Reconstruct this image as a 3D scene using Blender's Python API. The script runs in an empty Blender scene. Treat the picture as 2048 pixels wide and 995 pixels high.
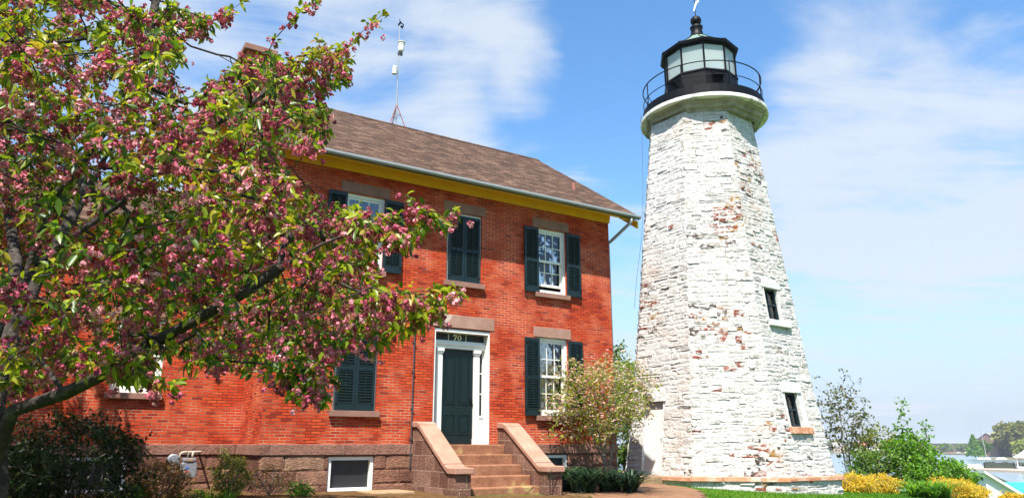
import bpy, math, random
import numpy as np
from math import sin, cos, pi, radians, sqrt, atan2
from mathutils import Vector, Matrix

SC = bpy.context.scene
COL = SC.collection
rnd = random.Random(7)

# ------------------------------------------------------------------ camera, sky, sun, exposure
cam = bpy.data.cameras.new('camera'); co = bpy.data.objects.new('camera', cam); COL.objects.link(co)
cam.sensor_width = 36; cam.sensor_fit = 'HORIZONTAL'; cam.lens = 25.506
cam.clip_start = 0.05; cam.clip_end = 20000
co.location = (0, 0, 0); co.rotation_euler = (radians(90 + 15.05), 0, 0)
SC.camera = co

SUN_EL = radians(60.3)
SUN = Vector((-.20, -.98, 0)).normalized() * cos(SUN_EL) + Vector((0, 0, sin(SUN_EL)))
sl = bpy.data.lights.new('sun', 'SUN'); so = bpy.data.objects.new('sun', sl); COL.objects.link(so)
sl.energy = 5.0; sl.angle = radians(.5); sl.color = (1, .955, .885)
so.rotation_euler = SUN.to_track_quat('Z', 'Y').to_euler(); so.location = (0, -20, 40)

SC.view_settings.view_transform = 'Standard'
try: SC.view_settings.look = 'None'
except Exception: pass
SC.view_settings.gamma = 1; SC.view_settings.exposure = 1.3
SC.view_settings.use_curve_mapping = False
SC.render.resolution_x = 1024; SC.render.resolution_y = 497
SC.cycles.max_bounces = 8; SC.cycles.transparent_max_bounces = 12

def node(nt, typ, ins=None, **props):
    n = nt.nodes.new(typ)
    for k, v in props.items(): setattr(n, k, v)
    if ins:
        for k, v in ins.items():
            s = n.inputs[k]
            if isinstance(v, bpy.types.NodeSocket): nt.links.new(v, s)
            else: s.default_value = v
    return n
def rgb(c): return (c[0], c[1], c[2], 1)
def ramp(nt, fac, stops, interp='LINEAR'):
    r = nt.nodes.new('ShaderNodeValToRGB'); r.color_ramp.interpolation = interp
    el = r.color_ramp.elements
    while len(el) < len(stops): el.new(.5)
    for e, (p, c) in zip(el, stops):
        e.position = p; e.color = rgb(c) if not isinstance(c, float) else (c, c, c, 1)
    nt.links.new(fac, r.inputs[0]); return r.outputs[0]
def math_(nt, op, a, b=None, c=None, clamp=False):
    n = nt.nodes.new('ShaderNodeMath'); n.operation = op; n.use_clamp = clamp
    for i, v in enumerate((a, b, c)):
        if v is None: continue
        if isinstance(v, bpy.types.NodeSocket): nt.links.new(v, n.inputs[i])
        else: n.inputs[i].default_value = v
    return n.outputs[0]
def mix(nt, fac, a, b, blend='MIX'):
    n = nt.nodes.new('ShaderNodeMix'); n.data_type = 'RGBA'; n.blend_type = blend
    for s, v in ((n.inputs[0], fac), (n.inputs[6], a), (n.inputs[7], b)):
        if isinstance(v, bpy.types.NodeSocket): nt.links.new(v, s)
        elif isinstance(v, (int, float)): s.default_value = v
        else: s.default_value = rgb(v)
    return n.outputs[2]

# ---- sky: Nishita air with thin procedural cloud sheets high above
w = bpy.data.worlds.new('World'); SC.world = w; w.use_nodes = True
nt = w.node_tree; nt.nodes.clear()
sky = node(nt, 'ShaderNodeTexSky', sky_type='NISHITA')
sky.sun_disc = False; sky.sun_elevation = SUN_EL; sky.sun_rotation = atan2(SUN.x, SUN.y)
sky.air_density = 1.0; sky.dust_density = .6; sky.ozone_density = 2.2
tc = node(nt, 'ShaderNodeTexCoord')
dirv = tc.outputs['Generated']
sep = node(nt, 'ShaderNodeSeparateXYZ', {0: dirv})
zz = math_(nt, 'MAXIMUM', sep.outputs[2], .03)
zz = math_(nt, 'ADD', zz, .12)
px = math_(nt, 'DIVIDE', sep.outputs[0], zz); py = math_(nt, 'DIVIDE', sep.outputs[1], zz)
pv = node(nt, 'ShaderNodeCombineXYZ', {0: px, 1: py, 2: 3.1}).outputs[0]
n1 = node(nt, 'ShaderNodeTexNoise', {'Vector': pv, 'Scale': 1.7, 'Detail': 10., 'Roughness': .57, 'Distortion': .5}).outputs[0]
mp = node(nt, 'ShaderNodeMapping', {0: pv, 'Rotation': (0, 0, .6), 'Scale': (1.2, 3.6, 1)}).outputs[0]
n2 = node(nt, 'ShaderNodeTexNoise', {'Vector': mp, 'Scale': 1.2, 'Detail': 8., 'Roughness': .58, 'Distortion': .9}).outputs[0]
def blob(d, lo, hi):
    dv = Vector(d).normalized()
    dp = node(nt, 'ShaderNodeVectorMath', {0: dirv, 1: tuple(dv)}, operation='DOT_PRODUCT').outputs['Value']
    return node(nt, 'ShaderNodeMapRange', {0: dp, 1: cos(radians(hi)), 2: cos(radians(lo))}, interpolation_type='SMOOTHSTEP').outputs[0]
den = math_(nt, 'MULTIPLY_ADD', n1, 1.0, -.5)
den = math_(nt, 'MULTIPLY_ADD', n2, .75, den)          # -.5 .. 1.25, mean about .37
den = math_(nt, 'SUBTRACT', den, .46)
for d, lo, hi, a in (((.46, .80, .36), 2, 16, .42), ((.50, .85, .12), 4, 16, .08), ((-.27, .86, .40), 5, 26, .26),
                     ((-.02, .85, .53), 1, 8, .20), ((.03, .87, .46), 0, 4, .22), ((.10, .95, .22), 3, 14, .14), ((-.08, .9, .40), 0, 5, .15),
                     ((.17, .875, .47), 2, 11, -.24), ((.02, .90, .42), 1, 6, -.14), ((.56, .70, .48), 1, 7, -.16), ((.28, .80, .53), 1, 7, -.12)):
    den = math_(nt, 'MULTIPLY_ADD', blob(d, lo, hi), a, den)
cov = node(nt, 'ShaderNodeMapRange', {0: den, 1: -.07, 2: .36}, interpolation_type='SMOOTHSTEP').outputs[0]
skyc = node(nt, 'ShaderNodeHueSaturation', {'Hue': .497, 'Saturation': 1.2, 'Value': 1.13, 'Color': sky.outputs[0]}).outputs[0]
hz = node(nt, 'ShaderNodeMapRange', {0: sep.outputs[2], 1: 0., 2: .34}, interpolation_type='SMOOTHSTEP').outputs[0]
hz = math_(nt, 'SUBTRACT', 1., hz)
skyc = mix(nt, math_(nt, 'MULTIPLY', hz, .94), skyc, (2.42, 2.88, 3.6))
skyc = mix(nt, math_(nt, 'MULTIPLY', cov, .88), skyc, (3.2, 3.52, 3.95))
bg = node(nt, 'ShaderNodeBackground', {0: skyc, 1: .100})
wo = node(nt, 'ShaderNodeOutputWorld', {0: bg.outputs[0]})

# ------------------------------------------------------------------ helpers
class MB:
    def __init__(s): s.v = []; s.f = []; s.a = []
    def _add(s, vs, fs, tint=0.):
        b = len(s.v); s.v += [tuple(p) for p in vs]
        s.f += [tuple(b + i for i in f) for f in fs]; s.a += [tint] * len(fs); return s
    def box(s, x0, x1, y0, y1, z0, z1, tint=0.):
        return s._add([(x0,y0,z0),(x1,y0,z0),(x1,y1,z0),(x0,y1,z0),(x0,y0,z1),(x1,y0,z1),(x1,y1,z1),(x0,y1,z1)],
                      [(0,3,2,1),(4,5,6,7),(0,1,5,4),(1,2,6,5),(2,3,7,6),(3,0,4,7)], tint)
    def rbox(s, c, dims, M=None):
        hx, hy, hz_ = [d / 2 for d in dims]; vs = []
        for z in (-hz_, hz_):
            for x, y in ((-hx,-hy),(hx,-hy),(hx,hy),(-hx,hy)):
                p = Vector((x, y, z));  p = M @ p if M is not None else p
                vs.append(p + Vector(c))
        return s._add(vs, [(0,3,2,1),(4,5,6,7),(0,1,5,4),(1,2,6,5),(2,3,7,6),(3,0,4,7)])
    def poly(s, pts, tint=0.): return s._add(pts, [tuple(range(len(pts)))], tint)
    def prism(s, prof, axis, a, b):
        """profile of 2D points extruded along axis (0 x: prof=(y,z); 1 y: prof=(x,z); 2 z: prof=(x,y))"""
        def P(p, t):
            return (t, p[0], p[1]) if axis == 0 else ((p[0], t, p[1]) if axis == 1 else (p[0], p[1], t))
        n = len(prof); vs = [P(p, a) for p in prof] + [P(p, b) for p in prof]
        fs = [tuple(range(n))[::-1], tuple(range(n, 2*n))] + [(i, (i+1) % n, n+(i+1) % n, n+i) for i in range(n)]
        return s._add(vs, fs)
    def lathe(s, prof, n=24, c=(0,0,0), phase=0., caps=True):
        vs = []
        for r, z in prof:
            for k in range(n):
                a = phase + 2*pi*k/n; vs.append((c[0]+r*cos(a), c[1]+r*sin(a), c[2]+z))
        fs = []
        for i in range(len(prof)-1):
            for k in range(n):
                k2 = (k+1) % n; fs.append((i*n+k, i*n+k2, (i+1)*n+k2, (i+1)*n+k))
        if caps: fs += [tuple(range(n))[::-1], tuple((len(prof)-1)*n+k for k in range(n))]
        return s._add(vs, fs)
    def tube(s, pts, r, n=6, closed=False, caps=True):
        pts = [Vector(p) for p in pts]; m = len(pts)
        rs = r if hasattr(r, '__len__') else [r]*m
        vs = []; ref = None
        for i, p in enumerate(pts):
            if closed: t = pts[(i+1) % m] - pts[i-1]
            else: t = pts[min(i+1, m-1)] - pts[max(i-1, 0)]
            t.normalize()
            if ref is None: ref = Vector((0,0,1)) if abs(t.z) < .9 else Vector((1,0,0))
            u = (ref - t*ref.dot(t)).normalized(); v = t.cross(u); ref = u
            for k in range(n):
                a = 2*pi*k/n; vs.append(p + (u*cos(a) + v*sin(a))*rs[i])
        fs = []
        for i in range(m if closed else m-1):
            j = (i+1) % m
            for k in range(n):
                k2 = (k+1) % n; fs.append((i*n+k, i*n+k2, j*n+k2, j*n+k))
        if caps and not closed: fs += [tuple(range(n))[::-1], tuple((m-1)*n+k for k in range(n))]
        return s._add(vs, fs)
    def ball(s, c, r, n=12, m=8, sz=1.):
        return s.lathe([(max(r*sin(pi*i/m), .0005), -r*sz*cos(pi*i/m)) for i in range(m+1)], n, c)
    def build(s, name, mat, parent=None, off=(0,0,0), smooth=False, bevel=0., loc=(0,0,0)):
        me = bpy.data.meshes.new(name)
        o3 = off
        me.from_pydata([(x-o3[0], y-o3[1], z-o3[2]) for x, y, z in s.v], [], s.f)
        if any(s.a):
            at = me.attributes.new('tint', 'FLOAT', 'FACE'); at.data.foreach_set('value', s.a)
        me.materials.append(mat); me.validate(); me.update()
        if smooth: me.polygons.foreach_set('use_smooth', [True]*len(me.polygons))
        o = bpy.data.objects.new(name, me); COL.objects.link(o); o.location = loc
        if parent: o.parent = parent
        if bevel:
            b = o.modifiers.new('bevel', 'BEVEL'); b.width = bevel; b.segments = 2; b.limit_method = 'ANGLE'; b.angle_limit = radians(40)
        return o

def npmesh(name, V, F, mat, parent=None, tint=None, off=(0,0,0), smooth=False):
    V = np.asarray(V, np.float32) - np.asarray(off, np.float32); F = np.asarray(F, np.int32)
    me = bpy.data.meshes.new(name); k = F.shape[1]
    me.vertices.add(len(V)); me.vertices.foreach_set('co', V.ravel())
    me.loops.add(F.size); me.loops.foreach_set('vertex_index', F.ravel())
    me.polygons.add(len(F)); me.polygons.foreach_set('loop_start', np.arange(0, F.size, k, dtype=np.int32))
    if tint is not None:
        at = me.attributes.new('tint', 'FLOAT', 'FACE'); at.data.foreach_set('value', np.asarray(tint, np.float32))
    me.materials.append(mat); me.update(calc_edges=True)
    if smooth: me.polygons.foreach_set('use_smooth', np.ones(len(F), bool))
    o = bpy.data.objects.new(name, me); COL.objects.link(o)
    if parent: o.parent = parent
    return o

def empty(name, loc, rz=0., label=None, cat=None, group=None):
    o = bpy.data.objects.new(name, None); COL.objects.link(o); o.location = loc; o.rotation_euler = (0,0,rz)
    o.empty_display_size = .2
    if label: tag(o, label, cat, group)
    return o
def tag(o, label, cat, group=None):
    o['label'] = label; o['category'] = cat
    if group: o['group'] = group
    return o
def struct(o, kind='structure'): o['kind'] = kind; return o

# ------------------------------------------------------------------ materials
def new_mat(name):
    m = bpy.data.materials.new(name); m.use_nodes = True
    nt = m.node_tree; b = nt.nodes['Principled BSDF']; return m, nt, b
def plain(name, col, rough=.6, metal=0., var=.12, scale=6., bump=0., bscale=40., spec=.5):
    m, nt, b = new_mat(name)
    tc = node(nt, 'ShaderNodeTexCoord').outputs['Object']
    n = node(nt, 'ShaderNodeTexNoise', {'Vector': tc, 'Scale': scale, 'Detail': 6., 'Roughness': .65}).outputs[0]
    c = ramp(nt, n, [(.25, tuple(x*(1-var*1.6) for x in col)), (.75, tuple(min(1, x*(1+var)) for x in col))])
    nt.links.new(c, b.inputs['Base Color']); b.inputs['Roughness'].default_value = rough; b.inputs['Metallic'].default_value = metal
    b.inputs['Specular IOR Level'].default_value = spec
    if bump:
        n2 = node(nt, 'ShaderNodeTexNoise', {'Vector': tc, 'Scale': bscale, 'Detail': 5.}).outputs[0]
        nt.links.new(node(nt, 'ShaderNodeBump', {'Height': n2, 'Strength': bump, 'Distance': .02}).outputs[0], b.inputs['Normal'])
    return m

def uz_vector(nt):
    tc = node(nt, 'ShaderNodeTexCoord').outputs['Object']
    s = node(nt, 'ShaderNodeSeparateXYZ', {0: tc})
    u = math_(nt, 'ADD', s.outputs[0], s.outputs[1])
    return tc, node(nt, 'ShaderNodeCombineXYZ', {0: u, 1: s.outputs[2], 2: 0.}).outputs[0]

def brick_mat():
    m, nt, b = new_mat('red_brick')
    tc, v = uz_vector(nt)
    wob = node(nt, 'ShaderNodeTexNoise', {'Vector': v, 'Scale': 9., 'Detail': 3.}).outputs['Color']
    wv = node(nt, 'ShaderNodeVectorMath', {0: wob, 1: (.5,.5,.5)}, operation='SUBTRACT').outputs[0]
    wv = node(nt, 'ShaderNodeVectorMath', {0: wv, 'Scale': .016}, operation='SCALE').outputs[0]
    v2 = node(nt, 'ShaderNodeVectorMath', {0: v, 1: wv}, operation='ADD').outputs[0]
    br = node(nt, 'ShaderNodeTexBrick', {'Vector': v2, 'Color1': (0,0,0,1), 'Color2': (1,1,1,1), 'Mortar': (.5,.5,.5,1), 'Scale': 1.,
        'Mortar Size': .0070, 'Mortar Smooth': .25, 'Bias': 0., 'Brick Width': .205, 'Row Height': .060})
    br.offset = .5
    col = ramp(nt, br.outputs[0], [(0, (.24,.020,.006)), (.10, (.40,.036,.008)), (.45, (.52,.052,.010)), (.8, (.57,.070,.014)), (1, (.60,.105,.028))])
    n = node(nt, 'ShaderNodeTexNoise', {'Vector': tc, 'Scale': 1.3, 'Detail': 8., 'Roughness': .7}).outputs[0]
    col = mix(nt, math_(nt, 'MULTIPLY', ramp(nt, n, [(.35, 1.), (.62, 0.)]), .14), col, (.30,.030,.012))
    n3 = node(nt, 'ShaderNodeTexNoise', {'Vector': tc, 'Scale': 46., 'Detail': 4., 'Roughness': .7}).outputs[0]
    col = mix(nt, .55, col, ramp(nt, n3, [(.3, (.6,.42,.36)), (.7, (1.,1.,1.))]), 'MULTIPLY')
    n4 = node(nt, 'ShaderNodeTexNoise', {'Vector': tc, 'Scale': 1.7, 'Detail': 5.}).outputs[0]
    mort = ramp(nt, n4, [(.42, (.075,.016,.008)), (.64, (.50,.30,.20))])  # dark end of the mortar paints the shadow lines of recessed joints
    col = mix(nt, br.outputs[1], col, mort)
    nt.links.new(col, b.inputs['Base Color']); b.inputs['Roughness'].default_value = .85; b.inputs['Specular IOR Level'].default_value = .25
    h = math_(nt, 'SUBTRACT', math_(nt, 'MULTIPLY', n3, .5), math_(nt, 'MULTIPLY', br.outputs[1], 1.))
    h = math_(nt, 'ADD', h, math_(nt, 'MULTIPLY', br.outputs[0], .35))
    nt.links.new(node(nt, 'ShaderNodeBump', {'Height': h, 'Strength': 1., 'Distance': .022}).outputs[0], b.inputs['Normal'])
    return m

def shingle_mat():
    m, nt, b = new_mat('roof_shingles')
    tc = node(nt, 'ShaderNodeTexCoord').outputs['Object']
    s = node(nt, 'ShaderNodeSeparateXYZ', {0: tc})
    v = node(nt, 'ShaderNodeCombineXYZ', {0: s.outputs[0], 1: math_(nt, 'MULTIPLY', s.outputs[1], 1.209), 2: 0.}).outputs[0]
    br = node(nt, 'ShaderNodeTexBrick', {'Vector': v, 'Color1': (0,0,0,1), 'Color2': (1,1,1,1), 'Mortar': (0,0,0,1), 'Scale': 1.,
        'Mortar Size': .012, 'Mortar Smooth': .3, 'Brick Width': .27, 'Row Height': .135})
    br.offset = .37; br.offset_frequency = 2
    col = ramp(nt, br.outputs[0], [(0, (.035,.018,.011)), (.35, (.066,.035,.022)), (.7, (.102,.056,.035)), (1, (.185,.11,.07))])
    n = node(nt, 'ShaderNodeTexNoise', {'Vector': tc, 'Scale': 1.1, 'Detail': 6.}).outputs[0]
    col = mix(nt, math_(nt, 'MULTIPLY', n, .4), col, (.105,.060,.036))
    n3 = node(nt, 'ShaderNodeTexNoise', {'Vector': tc, 'Scale': 60., 'Detail': 3.}).outputs[0]
    col = mix(nt, .6, col, ramp(nt, n3, [(.3, .45), (.7, 1.)]), 'MULTIPLY')
    col = mix(nt, math_(nt, 'MULTIPLY', br.outputs[1], .85), col, (.03,.018,.012))
    nt.links.new(col, b.inputs['Base Color']); b.inputs['Roughness'].default_value = .9; b.inputs['Specular IOR Level'].default_value = .2
    h = math_(nt, 'SUBTRACT', br.outputs[0], math_(nt, 'MULTIPLY', br.outputs[1], 1.5))
    nt.links.new(node(nt, 'ShaderNodeBump', {'Height': h, 'Strength': .8, 'Distance': .012}).outputs[0], b.inputs['Normal'])
    return m

def ashlar_mat(name, cols, bw, rh, rough_bump=.9, off=.5, mort=(.28,.20,.14), bs=22.):
    m, nt, b = new_mat(name)
    tc, v = uz_vector(nt)
    br = node(nt, 'ShaderNodeTexBrick', {'Vector': v, 'Color1': (0,0,0,1), 'Color2': (1,1,1,1), 'Mortar': (.5,.5,.5,1), 'Scale': 1.,
        'Mortar Size': .009, 'Mortar Smooth': .2, 'Brick Width': bw, 'Row Height': rh})
    br.offset = off
    col = ramp(nt, br.outputs[0], [(0, cols[0]), (.5, cols[1]), (1, cols[2])])
    n = node(nt, 'ShaderNodeTexNoise', {'Vector': tc, 'Scale': 3., 'Detail': 8., 'Roughness': .7}).outputs[0]
    col = mix(nt, .75, col, ramp(nt, n, [(.3, (.5,.45,.42)), (.6, (1.,1.,1.)), (.75, (1.25,1.2,1.1))]), 'MULTIPLY')
    col = mix(nt, math_(nt, 'MULTIPLY', br.outputs[1], .8), col, mort)
    nt.links.new(col, b.inputs['Base Color']); b.inputs['Roughness'].default_value = .9; b.inputs['Specular IOR Level'].default_value = .2
    n3 = node(nt, 'ShaderNodeTexNoise', {'Vector': tc, 'Scale': bs, 'Detail': 6., 'Roughness': .6, 'Distortion': .6}).outputs[0]
    h = math_(nt, 'SUBTRACT', n3, math_(nt, 'MULTIPLY', br.outputs[1], .5))
    nt.links.new(node(nt, 'ShaderNodeBump', {'Height': h, 'Strength': rough_bump, 'Distance': .06}).outputs[0], b.inputs['Normal'])
    return m

def stone_mat(name, cols, bump=.35, bs=30., scale=2.5, stain=None):
    m, nt, b = new_mat(name)
    tc = node(nt, 'ShaderNodeTexCoord').outputs['Object']
    n = node(nt, 'ShaderNodeTexNoise', {'Vector': tc, 'Scale': scale, 'Detail': 9., 'Roughness': .7}).outputs[0]
    col = ramp(nt, n, [(.28, cols[0]), (.5, cols[1]), (.72, cols[2])])
    if stain:
        n2 = node(nt, 'ShaderNodeTexNoise', {'Vector': tc, 'Scale': 1.9, 'Detail': 3.}).outputs[0]
        col = mix(nt, ramp(nt, n2, [(.60, 0.), (.66, .8)]), col, stain)
    nt.links.new(col, b.inputs['Base Color']); b.inputs['Roughness'].default_value = .88; b.inputs['Specular IOR Level'].default_value = .2
    n3 = node(nt, 'ShaderNodeTexNoise', {'Vector': tc, 'Scale': bs, 'Detail': 6.}).outputs[0]
    nt.links.new(node(nt, 'ShaderNodeBump', {'Height': n3, 'Strength': bump, 'Distance': .03}).outputs[0], b.inputs['Normal'])
    return m

def whitewash_mat():
    """whitewashed rubble: tint < .5 is painted, above it the paint has come off in ragged patches"""
    m, nt, b = new_mat('whitewashed_stone')
    tc = node(nt, 'ShaderNodeTexCoord').outputs['Object']
    t = node(nt, 'ShaderNodeAttribute', attribute_name='tint').outputs['Fac']
    n = node(nt, 'ShaderNodeTexNoise', {'Vector': tc, 'Scale': 7., 'Detail': 9., 'Roughness': .72}).outputs[0]
    white = ramp(nt, n, [(.26, (.25,.235,.215)), (.39, (.44,.42,.39)), (.52, (.55,.53,.50)), (.68, (.62,.60,.57))])
    mp = node(nt, 'ShaderNodeMapping', {0: tc, 'Scale': (1, 1, 1.8)}).outputs[0]
    nf = node(nt, 'ShaderNodeTexNoise', {'Vector': mp, 'Scale': 8., 'Detail': 8., 'Roughness': .72, 'Distortion': 1.1}).outputs[0]
    # dark short marks lying along the courses: shadow under stone edges put into the colour
    dashes = ramp(nt, nf, [(.335, 1.), (.395, 0.)])
    white = mix(nt, math_(nt, 'MULTIPLY', dashes, .75), white, (.16,.14,.13))
    dn = node(nt, 'ShaderNodeTexNoise', {'Vector': tc, 'Scale': 6., 'Detail': 5.}).outputs['Color']
    dv = node(nt, 'ShaderNodeVectorMath', {0: dn, 'Scale': .22}, operation='SCALE').outputs[0]
    mp3 = node(nt, 'ShaderNodeMapping', {0: node(nt, 'ShaderNodeVectorMath', {0: tc, 1: dv}, operation='ADD').outputs[0], 'Scale': (1, 1, 1.9)}).outputs[0]
    vo = node(nt, 'ShaderNodeTexVoronoi', {'Vector': mp3, 'Scale': 5.2}, feature='DISTANCE_TO_EDGE').outputs['Distance']
    seg = ramp(nt, node(nt, 'ShaderNodeTexNoise', {'Vector': tc, 'Scale': 5.5, 'Detail': 5., 'Roughness': .7}).outputs[0], [(.47, 0.), (.56, 1.)])
    crack = math_(nt, 'MULTIPLY', ramp(nt, vo, [(.0, 1.), (.016, .9), (.04, 0.)]), seg)
    white = mix(nt, math_(nt, 'MULTIPLY', crack, .72), white, (.10,.085,.08))  # crevice lines: dirt and crevice shade painted in one dark tone
    nl = node(nt, 'ShaderNodeTexNoise', {'Vector': tc, 'Scale': .8, 'Detail': 6., 'Roughness': .6}).outputs[0]
    white = mix(nt, math_(nt, 'MULTIPLY', ramp(nt, nl, [(.52, 0.), (.70, 1.)]), .42), white, (.42,.29,.215))
    ns = node(nt, 'ShaderNodeTexNoise', {'Vector': mp, 'Scale': 5.2, 'Detail': 9., 'Roughness': .74, 'Distortion': .5}).outputs[0]
    white = mix(nt, math_(nt, 'MULTIPLY', ramp(nt, ns, [(.56, 0.), (.64, 1.)]), .55), white, (.31,.185,.115))
    white = mix(nt, math_(nt, 'MULTIPLY', ramp(nt, ns, [(.33, 1.), (.43, 0.)]), .55), white, (.24,.22,.20))
    bare = ramp(nt, t, [(0, (.26,.15,.10)), (.52, (.21,.06,.035)), (.70, (.26,.13,.035)), (.78, (.06,.045,.04)), (.90, (.24,.085,.055))], 'CONSTANT')
    edge = math_(nt, 'MULTIPLY_ADD', t, 1.0, -.5)
    msk = math_(nt, 'GREATER_THAN', t, .5)
    rag = ramp(nt, node(nt, 'ShaderNodeTexNoise', {'Vector': mp, 'Scale': 6., 'Detail': 6., 'Roughness': .65}).outputs[0], [(.46, 0.), (.54, 1.)])
    col = mix(nt, math_(nt, 'MULTIPLY', msk, rag), white, bare)
    nt.links.new(col, b.inputs['Base Color']); b.inputs['Roughness'].default_value = .85; b.inputs['Specular IOR Level'].default_value = .2
    h = math_(nt, 'ADD', nf, math_(nt, 'MULTIPLY', n, .6))
    h = math_(nt, 'SUBTRACT', h, math_(nt, 'MULTIPLY', crack, .35))
    nt.links.new(node(nt, 'ShaderNodeBump', {'Height': h, 'Strength': .75, 'Distance': .06}).outputs[0], b.inputs['Normal'])
    return m

def leaf_mat(name, stops, trans=.45, tcol=1.25, rough=.5):
    m, nt, b = new_mat(name)
    t = node(nt, 'ShaderNodeAttribute', attribute_name='tint').outputs['Fac']
    col = ramp(nt, t, stops)
    nt.links.new(col, b.inputs['Base Color']); b.inputs['Roughness'].default_value = rough; b.inputs['Specular IOR Level'].default_value = .35
    tr = node(nt, 'ShaderNodeBsdfTranslucent', {0: mix(nt, 1., col, (tcol, tcol*1.02, tcol*.7), 'MULTIPLY')})
    mx = node(nt, 'ShaderNodeMixShader', {0: trans, 1: b.outputs[0], 2: tr.outputs[0]})
    nt.links.new(mx.outputs[0], nt.nodes['Material Output'].inputs[0])
    return m

def glass_mat(name='window_glass', ior=1.7, tint=(.92,.95,.95), milk=0.):
    m, nt, b = new_mat(name)
    nt.nodes.remove(b)
    tc = node(nt, 'ShaderNodeTexCoord').outputs['Object']
    wv = node(nt, 'ShaderNodeTexNoise', {'Vector': tc, 'Scale': 2.3, 'Detail': 2.}).outputs[0]
    bp = node(nt, 'ShaderNodeBump', {'Height': wv, 'Strength': .12, 'Distance': .05}).outputs[0]
    fr = node(nt, 'ShaderNodeFresnel', {'IOR': ior}).outputs[0]
    tr = node(nt, 'ShaderNodeBsdfTransparent', {0: rgb(tint)}); gl = node(nt, 'ShaderNodeBsdfGlossy', {0: (1,1,1,1), 'Roughness': .015, 'Normal': bp})
    mx = node(nt, 'ShaderNodeMixShader', {0: fr, 1: tr.outputs[0], 2: gl.outputs[0]})
    if milk:                                                                # pale diffuse share added to make the panes bright, as reflected sky would
        df = node(nt, 'ShaderNodeBsdfDiffuse', {0: (.70,.76,.74,1)}); tl = node(nt, 'ShaderNodeBsdfTranslucent', {0: (.75,.80,.78,1)})
        dm = node(nt, 'ShaderNodeMixShader', {0: .35, 1: df.outputs[0], 2: tl.outputs[0]})
        mx = node(nt, 'ShaderNodeMixShader', {0: milk, 1: mx.outputs[0], 2: dm.outputs[0]})
    nt.links.new(mx.outputs[0], nt.nodes['Material Output'].inputs[0]); return m

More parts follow.
